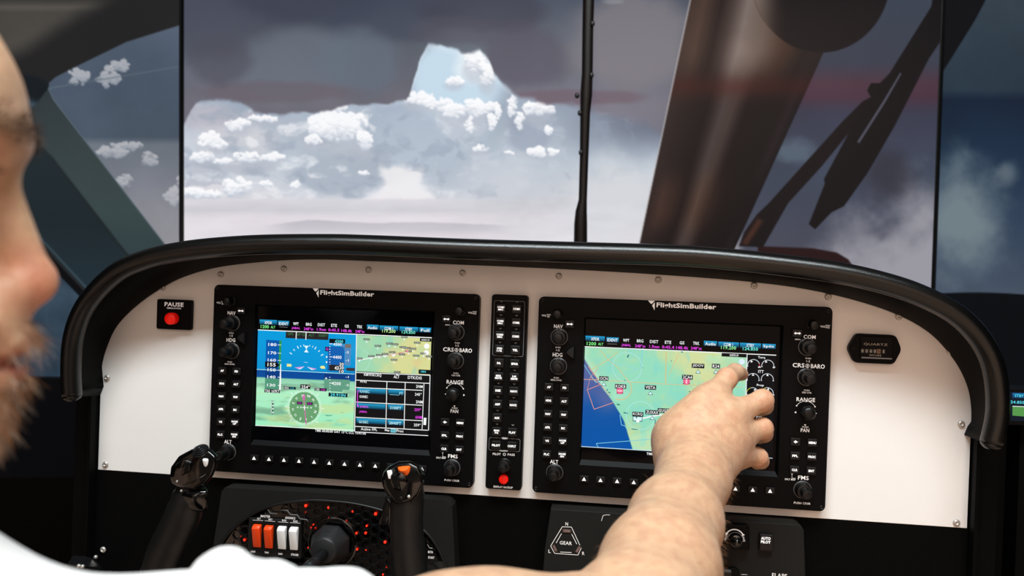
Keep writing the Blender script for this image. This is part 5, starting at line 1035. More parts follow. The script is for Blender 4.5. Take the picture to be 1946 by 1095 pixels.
# ================================================================== switch module, lower right
sm = thing('switch_module', tuple(A_(1285, 1150)), 'dark grey switch module with gear lights and autopilot key below right display', 'control panel')
mp = [(1046.5,967),(1515,997),(1523,1001),(1528,1009),(1531,1095),(1534,1230),(1020,1230),(1035,1044)]
obj('housing', MB().prism([tuple(A_(x, y)[[0, 2]]) for x, y in reversed(mp)], CYF, PY, .001), M_CONS, sm)
t = MB(); yo = CYF-.0002
def tx(s, x, y, w, h, b=.012, rot=0.0, Y=None): p = at(x, y, Y or yo); put_text(t, s, p[0], p[2], w*.00053, h*.00053, Y or yo, None, b, rot)
tx('N', 1077, 996, 5, 6.5); tx('GEAR', 1075.3, 1032.3, 24, 7); tx('L', 1044.5, 1048, 4.5, 6.5); tx('R', 1108.5, 1052, 4.5, 6.5); tx('FLAPS', 1481.5, 1094.5, 28, 8.5)
def pl(P, w, Y=None, close=False):
    Y = Y or yo; P = [at(x, y, Y)[[0, 2]] for x, y in P]; h = w*.00053/2
    for a, b in zip(P, P[1:]+([P[0]] if close else [])):
        if b is P[0] and not close: continue
        d = (b-a)/np.linalg.norm(b-a); n_ = np.array([-d[1], d[0]])*h; a = a-d*h*.6; b = b+d*h*.6
        t.add([(q[0], Y, q[1]) for q in (a-n_, b-n_, b+n_, a+n_)], [(0,1,2,3)])
pl([(1068.5,1001.5),(1086,1002),(1104.5,1042),(1098.5,1055),(1054,1052),(1046.5,1038)], 1.1, close=True)
pl([(1067,1014.5),(1057,1032)], 1.1); pl([(1086.5,1015.5),(1096,1034)], 1.1); pl([(1065,1049.3),(1086,1050.3)], 1.1)
pl([(1143,990),(1146,980),(1153,978.5),(1159,979)], .9)
pl([(1409,1092),(1420,1092.5)], .8)
# raised dimmer block
K0 = CYF-.008
bp_ = [(1330,993.5),(1419,999),(1424,1004),(1425,1046),(1330,1041)]; obj('dimmer_block', MB().prism([tuple(at(x, y, K0)[[0, 2]]) for x, y in reversed(bp_)], K0, CYF, .0012), M_BEZEL, sm)
P = []; cK = at(1396, 1024, K0-.0002)
v = []; 
for i in range(19):
    a = R(28+124*i/18)
    for r in (.0086, .0098): v.append((cK[0]+r*math.cos(a), K0-.0002, cK[2]+r*math.sin(a)))
t.add(v, [(2*i, 2*i+1, 2*i+3, 2*i+2) for i in range(18)])
for a, s in ((28, -1), (152, 1)): t.add([(cK[0]+.0092*math.cos(R(a))+.0018*math.cos(R(b)), K0-.0002, cK[2]+.0092*math.sin(R(a))+.0018*math.sin(R(b))) for b in (a-90*1+180 if s < 0 else a-90+180, a+30*0-25, a+205) ], [(0,1,2)])
tx('DECR', 1379.5, 1022, 10, 3.6, .01, R(75), K0-.0002); tx('INCR', 1413.5, 1025, 10, 3.6, .01, R(-75), K0-.0002)
obj('lettering', t, M_INK, sm)['kind'] = 'stuff'
kc = at(1396.5, 1024, K0)
kk_ = lathe_at('dimmer_knob', [(.0075, 0), (.0072, .006), (.0060, .0095), (.0045, .0100), (.0046, .0125), (.0036, .0150), (.0018, .0162), (.0003, .0165)], kc, (0,-1,0), M_GLOSS, sm, 36)
ac = at(1455, 1029, CYF); akey = MB().prism([(x+ac[0], z+ac[2]) for x, z in rrect(-.0070, .0070, -.0085, .0085, .0014, 3)], CYF-.005, CYF, .0012, False); ak = obj('autopilot_key', akey, M_BTN, sm)
t = MB(); yk_ = CYF-.0052; p = at(1455.3, 1027, yk_)
put_text(t, 'AUTO', p[0], p[2]+.0018, .0092, .0029, yk_, None, .03); put_text(t, 'PILOT', p[0], p[2]-.0018, .0094, .0029, yk_, None, .03); obj('legend', t, M_BACKLIT, ak)
bp_ = [(1335,1075),(1399,1079.5),(1405,1085),(1406,1140),(1335,1135)]; ob = obj('switch_surround', MB().prism([tuple(at(x, y, CYF-.003)[[0, 2]]) for x, y in reversed(bp_)], CYF-.003, CYF, .0010), M_BEZEL, sm)
c = at(1379, 1098, CYF-.003); hull_obj('rocker', [(c[0]+a, CYF-.003+b, c[2]+d) for a, b, d in rocker_pts(-.0052, .0052, .0110, -.0110)], M_BTN, sm, .0006, 2)
M_SLOT = mat('clear_lens_unlit', (112, 88, 88), .2, var=.3, spec=.6)
for (x, y, rt, w2, h2) in ((1077, 1009, 0, .0050, .0022), (1054.5, 1042, R(-62), .0045, .0020), (1098.5, 1044, R(62), .0045, .0020)):
    c = at(x, y, CYF-.0004); L_ = [(c[0]+a*math.cos(rt)-b*math.sin(rt), c[2]+a*math.sin(rt)+b*math.cos(rt)) for a, b in rrect(-w2, w2, -h2, h2, .0006, 2)]
    lens = obj('gear_light', MB().prism(L_, CYF-.0008, CYF+.0002, .0003), M_GLOSS, sm)
    L2_ = [(c[0]+a*math.cos(rt)-b*math.sin(rt), c[2]+a*math.sin(rt)+b*math.cos(rt)) for a, b in rrect(-w2*.7, w2*.7, -h2*.55, h2*.55, .0003, 2)]
    obj('lens', MB().prism(L2_, CYF-.0011, CYF-.0007, .0001), M_SLOT, lens)

# ================================================================== small display beyond the right edge of the panel
sdY = .03
sd = thing('side_display', tuple(at(1975, 815, sdY)), 'small lit display at the far right beyond the black rim', 'display')
q = [at(x, y, sdY) for x, y in ((1915, 738), (2060, 742), (2058, 815), (1915, 808))]
obj('case', MB().prism([(p[0], p[2]) for p in reversed(q)], sdY, sdY+.03, .001), M_BEZEL, sd)
k = Ink(.57); 
def sq(P, c, l, c2=None):
    v = [at(x, y, sdY-.0003-.00005*l) for x, y in P]; k.add(v, [tuple(reversed(range(len(v))))], L3(c) if c2 is None else [L3(c2), L3(c2), L3(c), L3(c)])
sq([(1920, 745), (2050, 748), (2050, 805), (1920, 800)], (6, 20, 34), 0); sq([(1924, 747), (2048, 750), (2048, 760), (1924, 757)], (20, 110, 170), 1, (6, 40, 70))
sq([(1924, 771.5), (2048, 776), (2048, 777.5), (1924, 773)], (220, 230, 230), 2); sq([(1924, 773), (2048, 777.5), (2048, 800), (1924, 790)], (86, 150, 76), 1)
for (s, x, y, w) in (('STBY', 1937, 752.5, 15), ('124.850', 1932, 764.5, 26)): p = at(x, y, sdY-.0006); put_text(k, s, p[0], p[2], w*.00057, .0030, sdY-.0006, L3((90, 220, 235)), .02)
obj('screen', k, M_SCR, sd)
arm_ = thing('support_post', tuple(at(1975, 1000, .05)), 'black post holding the small far right display', 'post')
a = at(1975, 800, .05); obj('post', MB().box((a[0]-.02, .045, -.80), (a[0]+.02, .075, a[2]+.005)), M_LOWER, arm_)
# ================================================================== the pilot: one continuous surface grown from a distance field
V = lambda *a: np.array(a, float)
def smin(a, b, k): h = np.maximum(k-np.abs(a-b), 0)/k; return np.minimum(a, b)-h*h*k*.25
def smax(a, b, k): return -smin(-a, -b, k)
class Cone:
    def __init__(s, a, b, ra, rb, k=.01): s.a, s.b, s.ra, s.rb, s.k = np.array(a, float), np.array(b, float), ra, rb, k; s.c = (s.a+s.b)/2; s.R = np.linalg.norm(s.b-s.a)/2+max(ra, rb)
    def __call__(s, P):
        e = s.b-s.a; w_ = P-s.a; t_ = np.clip(w_ @ e/max(e @ e, 1e-12), 0, 1); return np.linalg.norm(w_-t_[:, None]*e, axis=1)-(s.ra+(s.rb-s.ra)*t_)
class Ell:
    def __init__(s, c, r, M=np.eye(3), k=.01): s.c, s.r, s.M, s.k = np.array(c, float), np.array(r, float), M, k; s.R = max(r)
    def __call__(s, P):
        q = (P-s.c) @ s.M; a = np.linalg.norm(q/s.r, axis=1); b = np.linalg.norm(q/(s.r**2), axis=1); return a*(a-1)/np.maximum(b, 1e-9)
def surface_nets(field, lo, hi, h, B=8):
    """field(P, centre, radius) -> distances. Returns vertices and quads"""
    lo = np.array(lo, float); n = (np.ceil((np.array(hi)-lo)/(h*B))*B).astype(int); nb = n//B
    F = np.ones(n+1, np.float32)
    g = np.stack(np.meshgrid(*[np.arange(k) for k in nb], indexing='ij'), -1).reshape(-1, 3); cen = lo+(g+.5)*B*h; rad = B*h*.87
    S = 4; sup = g//S; key = sup[:, 0]*10000+sup[:, 1]*100+sup[:, 2]; order = np.argsort(key, kind='stable'); ks = key[order]; cuts = np.r_[0, np.nonzero(np.diff(ks))[0]+1, len(ks)]
    off = np.stack(np.meshgrid(*[np.arange(B+1)]*3, indexing='ij'), -1).reshape(-1, 3)
    for a, b in zip(cuts[:-1], cuts[1:]):
        ids = order[a:b]; sc = cen[ids].mean(0); sr = S*B*h*.87
        d0 = field(sc[None], sc, sr)
        if d0 is None or d0[0] > sr*1.15+.02: continue
        d = field(cen[ids], sc, sr)
        inside = d < -(rad*1.1+.004)
        for i in ids[inside]: x, y, z = g[i]*B; F[x:x+B+1, y:y+B+1, z:z+B+1] = np.minimum(F[x:x+B+1, y:y+B+1, z:z+B+1], -1)
        act = ids[(d <= rad*1.1+.006) & ~inside]
        if len(act) == 0: continue
        P = (lo+((g[act]*B)[:, None, :]+off[None])*h).reshape(-1, 3); D = field(P, sc, sr).reshape(len(act), B+1, B+1, B+1)
        for i, dd in zip(act, D): x, y, z = g[i]*B; F[x:x+B+1, y:y+B+1, z:z+B+1] = dd
    F[0], F[-1], F[:, 0], F[:, -1], F[:, :, 0], F[:, :, -1] = 1, 1, 1, 1, 1, 1
    s = F < 0; c = s[:-1, :-1, :-1].astype(np.int8)
    for dx in (0, 1):
        for dy in (0, 1):
            for dz in (0, 1):
                if dx+dy+dz: c = c+s[dx:n[0]+dx, dy:n[1]+dy, dz:n[2]+dz]
    cells = np.argwhere((c > 0) & (c < 8)); idx = -np.ones(n, np.int64); idx[tuple(cells.T)] = np.arange(len(cells))
    acc = np.zeros((len(cells), 3)); cnt = np.zeros(len(cells)); cr = [(a, b, d) for a in (0, 1) for b in (0, 1) for d in (0, 1)]
    val = {q: F[tuple((cells+q).T)].astype(float) for q in cr}
    for q in cr:
        for ax in range(3):
            if q[ax] == 0:
                r = list(q); r[ax] = 1; r = tuple(r); va, vb = val[q], val[r]; m = (va < 0) != (vb < 0); t_ = np.where(m, va/np.where(m, va-vb, 1), 0)
                p = np.repeat(np.array([q], float), len(cells), 0); p[:, ax] += t_; acc[m] += p[m]; cnt[m] += 1
    verts = lo+(cells+acc/cnt[:, None])*h; quads = []
    for ax in range(3):
        o1, o2 = [(1, 2), (2, 0), (0, 1)][ax]; sl = [slice(1, -1)]*3; sl[ax] = slice(0, -1); sh = [slice(1, -1)]*3; sh[ax] = slice(1, None)
        A = s[tuple(sl)]; Bv = s[tuple(sh)]; E = np.argwhere(A != Bv); base = E.copy(); 
        for q in range(3):
            if q != ax: base[:, q] += 1
        flip = A[tuple(E.T)]
        def ci(d1, d2): e = base.copy(); e[:, o1] -= d1; e[:, o2] -= d2; return idx[tuple(e.T)]
        q = np.stack([ci(1, 1), ci(0, 1), ci(0, 0), ci(1, 0)], 1); q = np.where(flip[:, None], q, q[:, ::-1]); quads.append(q)
    q = np.concatenate(quads); q = q[(q >= 0).all(1)]; return verts, q
def np_mesh(name, V_, Qd, off, col=None):
    me = bpy.data.meshes.new(name); V_ = V_-np.array(off); me.vertices.add(len(V_)); me.vertices.foreach_set('co', V_.astype(np.float32).ravel())
    me.loops.add(Qd.size); me.loops.foreach_set('vertex_index', Qd.astype(np.int32).ravel()); me.polygons.add(len(Qd)); me.polygons.foreach_set('loop_start', np.arange(0, Qd.size, Qd.shape[1], dtype=np.int32)); me.update(calc_edges=True)
    me.polygons.foreach_set('use_smooth', np.ones(len(Qd), bool))
    if col is not None: ca = me.color_attributes.new('Col', 'FLOAT_COLOR', 'POINT'); ca.data.foreach_set('color', np.concatenate([col, np.ones((len(col), 1))], 1).astype(np.float32).ravel())
    return me
def vnormals(V_, Qd):
    n = np.cross(V_[Qd[:, 2]]-V_[Qd[:, 0]], V_[Qd[:, 3]]-V_[Qd[:, 1]]); N = np.zeros_like(V_)
    for i in range(4): np.add.at(N, Qd[:, i], n)
    return N/np.maximum(np.linalg.norm(N, axis=1), 1e-12)[:, None]
def relax(V_, Qd, it=2, lam=.5):
    E = np.concatenate([Qd[:, [0, 1]], Qd[:, [1, 2]], Qd[:, [2, 3]], Qd[:, [3, 0]]])
    for k_ in range(it*2):
        S_ = np.zeros_like(V_); c_ = np.zeros(len(V_)); np.add.at(S_, E[:, 0], V_[E[:, 1]]); np.add.at(S_, E[:, 1], V_[E[:, 0]]); np.add.at(c_, E[:, 0], 1); np.add.at(c_, E[:, 1], 1)
        V_ = V_+(S_/c_[:, None]-V_)*(lam if k_ % 2 == 0 else -lam*1.04)
    return V_

# ---- skeleton (metres, world)
# head frame: hf forward (where the face looks), hl towards his left, hu up
NOSE = pd(111, 540, .38)
fa = R(57); hf = V(math.sin(fa), math.cos(fa), -.03); hf /= np.linalg.norm(hf); hu = V(0, 0, 1)-hf*(V(0, 0, 1) @ hf); hu /= np.linalg.norm(hu); hl = np.cross(hu, hf)
HC0 = NOSE-hf*.1215+hu*.043
H = lambda x, z, y=0.0: HC0+hf*x+hu*z+hl*y
HM = np.stack([hf, hl, hu], 1)
HE = lambda x, z, y, rx, ry, rz, k: Ell(H(x, z, y), (rx, ry, rz), HM, k)
core = []
core += [HE(-.004, .040, 0, .099, .077, .082, .01), HE(.020, .005, 0, .073, .066, .085, .02), HE(.056, -.055, 0, .040, .046, .052, .02), HE(.083, -.100, 0, .022, .026, .020, .018),
         HE(.073, .030, 0, .030, .055, .028, .02), HE(.096, .018, 0, .0105, .034, .0095, .012), Cone(H(.094, .004), H(.1085, -.040), .0078, .0105, .010), HE(.111, -.043, 0, .0105, .0105, .0095, .006),
         HE(.101, -.047, .0115, .0095, .0070, .0075, .005), HE(.101, -.047, -.0115, .0095, .0070, .0075, .005), HE(.097, -.062, 0, .014, .026, .016, .012),
         HE(.1045, -.0700, 0, .009, .022, .0055, .005), HE(.1025, -.0835, 0, .009, .020, .0062, .005), HE(.092, -.093, 0, .010, .020, .010, .008),
         HE(.060, -.020, .040, .026, .022, .022, .02), HE(.060, -.020, -.040, .026, .022, .022, .02), HE(.010, -.070, .045, .035, .014, .025, .02), HE(.010, -.070, -.045, .035, .014, .025, .02)]
for s in (1, -1):
    core += [HE(-.010, -.012, s*.078, .017, .006, .030, .006), HE(-.014, .004, s*.084, .014, .005, .016, .004)]
    core += [HE(.0850, .0065, s*.031, .010, .017, .0055, .004)]         # upper lids
eyes = [H(.0800, -.0005, s*.031) for s in (1, -1)]
carve = [(HE(.0935, -.002, s*.031, .012, .0145, .0085, .0), .006) for s in (1, -1)]+[(HE(.098, -.0535, s*.0075, .006, .0036, .0042, 0), .002) for s in (1, -1)]+[(HE(.110, -.0768, 0, .008, .022, .0012, 0), .002), (HE(-.006, -.010, -.083, .007, .004, .014, 0), .003), (HE(-.006, -.010, .083, .007, .004, .014, 0), .003)]
# torso, arms
n_head = len(core)
SH = pd(400, 1392, .385)            # right shoulder joint
NB = H(-.045, -.165)               # base of the neck
SL = NB+(NB-SH)*V(.95, .55, 1)+V(-.02, -.03, 0)
core += [Cone(H(-.022, -.06), NB, .056, .058, .03), Cone(NB+V(0, 0, -.060), SH, .047, .047, .04), Cone(NB+V(0, 0, -.060), SL, .050, .050, .04), Cone(SH, SH, .047, .047, .03), Cone(SL, SL, .053, .053, .03)]
PEL = NB+V(-.05, -.06, -.44); tx_ = (SH-SL)/np.linalg.norm(SH-SL); tz = (NB-PEL)/np.linalg.norm(NB-PEL); ty = np.cross(tz, tx_); ty /= np.linalg.norm(ty); TM = np.stack([tx_, ty, tz], 1); mid = (SH+SL)/2
core += [Ell(mid+tz*-.10, (.165, .105, .15), TM, .04), Ell(mid+tz*-.26, (.145, .10, .16), TM, .05), Ell(PEL, (.16, .11, .10), TM, .05)]
n_torso = len(core)
EL = pd(1222, 1196, .520); WR = pd(1318, 908, .735)
core += [Cone(SH, SH*.45+EL*.55, .047, .045, .03), Cone(SH*.5+EL*.5, EL, .047, .037, .03), Cone(EL, EL, .037, .037, .02)]
fdir = (WR-EL)/np.linalg.norm(WR-EL); FP = lambda t, dx=0, dz=0: EL+(WR-EL)*t+CX*dx+CU*dz
core += [Cone(FP(0), FP(.30, -.001, .002), .036, .0375, .02), Cone(FP(.30, -.001, .002), FP(.62, -.002, .002), .0375, .0325, .02), Cone(FP(.62, -.002, .002), FP(.90, -.002), .0325, .0262, .02), Cone(FP(.86, .0, .0), FP(1.0), .0262, .0258, .015),
         Cone(FP(.05, -.010, .008), FP(.45, -.004, .004), .028, .025, .02)]
# left arm hangs by his side, hand resting low
EL2 = SL+V(-.05, .02, -.26); WR2 = EL2+V(.10, .20, -.06)
core += [Cone(SL, EL2, .052, .040, .03), Cone(EL2, WR2, .040, .027, .03)]
h2 = V(.35, .93, -.10); h2 /= np.linalg.norm(h2)
core += [Cone(WR2, WR2+h2*.05, .026, .022, .02), Cone(WR2+h2*.03+V(-.02, 0, 0), WR2+h2*.085+V(-.028, 0, 0), .017, .014, .02), Cone(WR2+h2*.03+V(.02, 0, 0), WR2+h2*.085+V(.024, .0, 0), .017, .014, .02)]
fingers = []
for i, (ox, ln) in enumerate(((-.030, .060), (-.010, .075), (.010, .080), (.029, .072))):
    b = WR2+h2*.085+V(ox, 0, 0); m_ = b+h2*ln*.55+V(0, 0, -.004); e_ = m_+h2*ln*.4+V(0, 0, -.022); fingers.append(([Cone(b, m_, .0092, .0084, .003), Cone(m_, e_, .0084, .0072, .003)], .009))
b = WR2+h2*.03+V(.030, 0, -.005); m_ = b+V(.022, .03, -.012); fingers.append(([Cone(b, m_, .012, .0100, .004), Cone(m_, m_+V(.002, .032, -.010), .0100, .0082, .004)], .012))
# ---- right hand: back towards the viewer, index stretched to the glass
HP = lambda x, y, Y: at(x, y, Y)
mcp = [HP(1349, 764, -.071), HP(1379, 793, -.078), HP(1393, 829, -.078), HP(1397, 862, -.072)]
core += [Cone(WR, HP(1302, 838, -.098), .0250, .022, .02), Cone(WR, HP(1352, 870, -.098), .0250, .022, .02),
         Cone(HP(1296, 850, -.094), mcp[0], .0215, .0150, .016), Cone(HP(1312, 858, -.100), mcp[1], .0210, .0150, .016), Cone(HP(1335, 868, -.100), mcp[2], .0205, .0145, .016), Cone(HP(1352, 884, -.096), mcp[3], .0195, .0135, .016),
         Cone(HP(1322, 800, -.082), HP(1365, 835, -.085), .020, .018, .02)]
# thenar bulge on the thumb side
core += [Cone(HP(1289, 880, -.105), HP(1286, 828, -.086), .0182, .0178, .016)]
def chain(pts, rads, k=.0035): return [Cone(pts[i], pts[i+1], rads[i], rads[i+1], k) for i in range(len(pts)-1)]
IDX = [mcp[0], HP(1381, 719.5, -.049), HP(1397, 708, -.025), HP(1409, 711, -.0105)]
MID_ = [mcp[1], HP(1449, 761, -.060), HP(1452, 771, -.034), HP(1444, 778, -.022)]
RNG_ = [mcp[2], HP(1449, 814, -.060), HP(1452, 824, -.034), HP(1441, 830, -.022)]
PNK = [mcp[3], HP(1441, 869.5, -.058), HP(1446, 876, -.038), HP(1438, 880, -.026)]
fingers += [(chain(IDX, [.0125, .0098, .0088, .0072])+[Cone(IDX[1], IDX[1], .0101, .0101, .003)], .016), (chain(MID_, [.0125, .0098, .0088, .0076])+[Cone(MID_[1], MID_[1], .0102, .0102, .003)], .014),
            (chain(RNG_, [.0122, .0093, .0084, .0074])+[Cone(RNG_[1], RNG_[1], .0098, .0098, .003)], .014), (chain(PNK, [.0115, .0083, .0076, .0068])+[Cone(PNK[1], PNK[1], .0088, .0088, .003)], .013)]
TH = [HP(1283, 836, -.080), HP(1300, 800, -.052), HP(1325, 778, -.036), HP(1345, 768, -.026)]
fingers += [(chain(TH, [.0165, .0125, .0110, .0090]), .016)]
# soft dents between the knuckles, extensor tendons as faint ridges
core += [Cone(HP(1318, 842, -.1195), mcp[1]+CU*.001-CF*.0115, .0022, .0030, .010), Cone(HP(1326, 850, -.1205), mcp[2]-CF*.011, .0022, .0028, .010), Cone(HP(1310, 826, -.114), mcp[0]-CF*.010, .0022, .0028, .010)]
def pick(L, c, r): return [p for p in L if np.linalg.norm(p.c-c) < p.R+r+.03]
def body_field(P, c, r):
    D = None
    for p in core:
        if np.linalg.norm(p.c-c) > p.R+r+.03: continue
        d = p(P); D = d if D is None else smin(D, d, p.k)
    F0 = D
    for ch, k_ in fingers:
        L = pick(ch, c, r)
        if not L: continue
        f = L[0](P)
        for p in L[1:]: f = smin(f, p(P), p.k)
        q = f if F0 is None else smin(F0, f, k_); D = q if D is None else np.minimum(D, q)
    if D is None: return None
    for p, k_ in carve:
        if np.linalg.norm(p.c-c) < p.R+r+.02: D = smax(D, -p(P), k_)
    return D
allp = np.array([p.c-p.R for p in core]+[p.c+p.R for p in core]+[p.c+p.R for ch, _ in fingers for p in ch]+[p.c-p.R for ch, _ in fingers for p in ch])
blo, bhi = allp.min(0)-.012, allp.max(0)+.012; bhi[1] = min(bhi[1], .02)
BV, BQ = surface_nets(body_field, blo, bhi, .0026); BV = relax(BV, BQ, 2, .45); BN = vnormals(BV, BQ)
# skin tone per point (complexion only: lips, nose tip, cheeks, stubble skin, knuckles, freckles)
def sk_noise(P, s, seed): return np.array([0]) 
nzf = np.sin(BV[:, 0]*310+np.sin(BV[:, 1]*270)*1.3)*np.sin(BV[:, 1]*290+np.sin(BV[:, 2]*330)*1.7)*np.sin(BV[:, 2]*280+BV[:, 0]*90)
skin = np.tile(s2l((208, 166, 133)), (len(BV), 1))
def tint(c, r, col, a, M=None):
    global skin
    d = np.linalg.norm(BV-c, axis=1)/r; m = np.clip(1-d, 0, 1); m = (m*m*(3-2*m)*a)[:, None]; skin = skin*(1-m)+s2l(col)*m
skin = skin*(1+.05*nzf)[:, None]
tint(H(.111, -.045), .030, (218, 126, 98), .75)
for s in (1, -1): tint(H(.075, -.035, s*.045), .045, (220, 142, 110), .6); tint(H(.085, .004, s*.031), .026, (186, 118, 92), .7); tint(H(-.01, -.01, s*.085), .04, (214, 134, 108), .6)
hh_ = (BV-HC0) @ np.stack([hf, hl, hu], 1); lm = np.clip(1-np.hypot(np.hypot((hh_[:, 0]-.108)/.02, hh_[:, 1]/.026), (hh_[:, 2]+.077)/.0135), 0, 1); lm = np.clip(lm*2.2, 0, 1)[:, None]; skin = skin*(1-lm)+s2l((176, 88, 70))*lm
bm_ = np.clip((-.058-hh_[:, 2])/.02, 0, 1)*np.clip((hh_[:, 2]+.16)/.03, 0, 1)*np.clip((hh_[:, 0]-.0)/.03, 0, 1)*(np.abs(hh_[:, 1]) < .09); bm_ = (bm_*.35)[:, None]*(1-lm); skin = skin*(1-bm_)+s2l((150, 104, 76))*bm_
for f in (MID_, RNG_, PNK, IDX): tint(f[1], .018, (224, 150, 118), .6); tint(f[0]-CF*.012, .016, (226, 160, 128), .45)
tint(IDX[3], .012, (230, 150, 120), .5)
hs = ((hh_[:, 2] > .045-.9*np.clip(.05-hh_[:, 0], 0, .1)) & (hh_[:, 0] < .070-.3*np.clip(hh_[:, 2]-.06, 0, .1)) & (hh_[:, 2] > -.06)).astype(float)*(hh_[:, 0] < .052)*(np.linalg.norm(BV-HC0, axis=1) < .2)
skin = skin*(1-.8*hs[:, None])+s2l((70, 48, 34))*.8*hs[:, None]
per = thing('person', tuple(PEL+V(0, 0, -.12)), 'bearded man in white shirt reaching his bare right arm to the right display', 'person')
def skin_mat():
    m = bpy.data.materials.new('skin'); m.use_nodes = True; nt = m.node_tree; b = nt.nodes['Principled BSDF']
    a = nt.nodes.new('ShaderNodeAttribute'); a.attribute_name = 'Col'; tc = nt.nodes.new('ShaderNodeTexCoord')
    n = nt.nodes.new('ShaderNodeTexNoise'); n.inputs['Scale'].default_value = 110; n.inputs['Detail'].default_value = 6; nt.links.new(tc.outputs['Object'], n.inputs['Vector'])
    r = nt.nodes.new('ShaderNodeMapRange'); r.inputs[1].default_value = .35; r.inputs[2].default_value = .68; r.inputs[3].default_value = .88; r.inputs[4].default_value = 1.04; nt.links.new(n.outputs[0], r.inputs[0])
    v = nt.nodes.new('ShaderNodeTexVoronoi'); v.inputs['Scale'].default_value = 150; nt.links.new(tc.outputs['Object'], v.inputs['Vector'])
    r2 = nt.nodes.new('ShaderNodeMapRange'); r2.inputs[1].default_value = .05; r2.inputs[2].default_value = .16; r2.inputs[3].default_value = .94; r2.inputs[4].default_value = 1.0; nt.links.new(v.outputs['Distance'], r2.inputs[0])
    mu = nt.nodes.new('ShaderNodeMath'); mu.operation = 'MULTIPLY'; nt.links.new(r.outputs[0], mu.inputs[0]); nt.links.new(r2.outputs[0], mu.inputs[1])
    mx = nt.nodes.new('ShaderNodeMix'); mx.data_type = 'RGBA'; mx.blend_type = 'MULTIPLY'; mx.inputs[0].default_value = 1; nt.links.new(a.outputs['Color'], mx.inputs[6]); cb = nt.nodes.new('ShaderNodeCombineColor')
    p = nt.nodes.new('ShaderNodeMath'); p.operation = 'POWER'; p.inputs[1].default_value = 1.6; nt.links.new(mu.outputs[0], p.inputs[0]); nt.links.new(mu.outputs[0], cb.inputs[0]); nt.links.new(p.outputs[0], cb.inputs[1]); nt.links.new(p.outputs[0], cb.inputs[2]); nt.links.new(cb.outputs[0], mx.inputs[7])
    nt.links.new(mx.outputs[2], b.inputs['Base Color']); b.inputs['Roughness'].default_value = .46; b.inputs['Specular IOR Level'].default_value = .4
    b.inputs['Subsurface Weight'].default_value = .25; b.inputs['Subsurface Radius'].default_value = (1, .35, .2); b.inputs['Subsurface Scale'].default_value = .004
    n3 = nt.nodes.new('ShaderNodeTexVoronoi'); n3.inputs['Scale'].default_value = 700; nt.links.new(tc.outputs['Object'], n3.inputs['Vector']); n4 = nt.nodes.new('ShaderNodeTexNoise'); n4.inputs['Scale'].default_value = 160; n4.inputs['Detail'].default_value = 4; nt.links.new(tc.outputs['Object'], n4.inputs['Vector'])
    ad = nt.nodes.new('ShaderNodeMath'); nt.links.new(n3.outputs['Distance'], ad.inputs[0]); nt.links.new(n4.outputs[0], ad.inputs[1])
    bp = nt.nodes.new('ShaderNodeBump'); bp.inputs['Strength'].default_value = .35; bp.inputs['Distance'].default_value = .0006; nt.links.new(ad.outputs[0], bp.inputs['Height']); nt.links.new(bp.outputs[0], b.inputs['Normal']); return m
M_SKIN = skin_mat(); link('body', np_mesh('body', BV, BQ, WL[per], skin), M_SKIN, per)
# ---- shirt
ax = (EL-SH)/np.linalg.norm(EL-SH); cutR = SH+ax*.075
sleeve = [Cone(SH-ax*.01, cutR+ax*.03, .064, .060, .03)]
ax2 = (EL2-SL)/np.linalg.norm(EL2-SL); cutL = SL+ax2*.16
shirt = [Cone(NB+V(0, 0, -.062), SH, .055, .060, .04), Cone(NB+V(0, 0, -.062), SL, .058, .060, .04), Cone(SH, cutR+ax*.03, .060, .056, .03), Cone(SL, cutL+ax2*.03, .062, .058, .03),
         Ell(mid+tz*-.10, (.175, .115, .16), TM, .04), Ell(mid+tz*-.26, (.155, .112, .17), TM, .05), Ell(PEL, (.168, .12, .085), TM, .05)]
folds = []
for (x0, y0, d0, x1, y1, d1, r) in ((402,1100,.360,425,1058,.372,.013),(425,1058,.372,470,1105,.365,.012),(500,1125,.37,520,1074,.385,.010),(520,1074,.385,575,1122,.38,.009),(620,1150,.395,640,1104,.405,.009),(640,1104,.405,665,1150,.40,.008),(670,1150,.41,676,1097,.415,.008)):
    folds.append(Cone(pd(x0, y0+46, d0), pd(x1, y1+46, d1), r, r, .012))
def shirt_field(P, c, r):
    D = None
    for p in shirt+folds:
        if np.linalg.norm(p.c-c) > p.R+r+.03: continue
        d = p(P); D = d if D is None else smin(D, d, p.k)
    for p in core[n_head+1:n_torso]+core[n_torso:n_torso+2]:
        if np.linalg.norm(p.c-c) > p.R+r+.03: continue
        d = p(P)-.0035; D = d if D is None else smin(D, d, p.k)
    if D is None: return None
    w1 = np.sin(P @ ax*115+np.sin(P[:, 0]*60+P[:, 2]*40)*1.2); near = np.exp(-((P-SH) @ ax-.10)**2/.004)*np.exp(-np.sum((P-(SH+ax*.1))**2, 1)/.02)
    D = D+w1*near*.0022+.0012*np.sin(P[:, 0]*48+P[:, 1]*30+np.sin(P[:, 2]*37)*2)
    dR = np.sum((P-SH)**2, 1) < .26**2; sR = (P-cutR) @ ax; lim = np.where(dR & ((P-mid) @ tx_ > .10), sR, -1); D = smax(D, lim, .004)
    sL = (P-cutL) @ ax2; lim = np.where((P-mid) @ tx_ < -.10, sL, -1); D = smax(D, np.where(np.linalg.norm(P-SL, axis=1) < .26, lim, -1), .004)
    return smax(D, -(np.linalg.norm(P-(NB+V(0, 0, .055)+hf*.012), axis=1)-.058), .008)
al = np.array([p.c-p.R for p in shirt+folds]+[p.c+p.R for p in shirt+folds]); SV, SQ = surface_nets(shirt_field, al.min(0)-.012, al.max(0)+.012, .0042); SV = relax(SV, SQ, 2, .45)
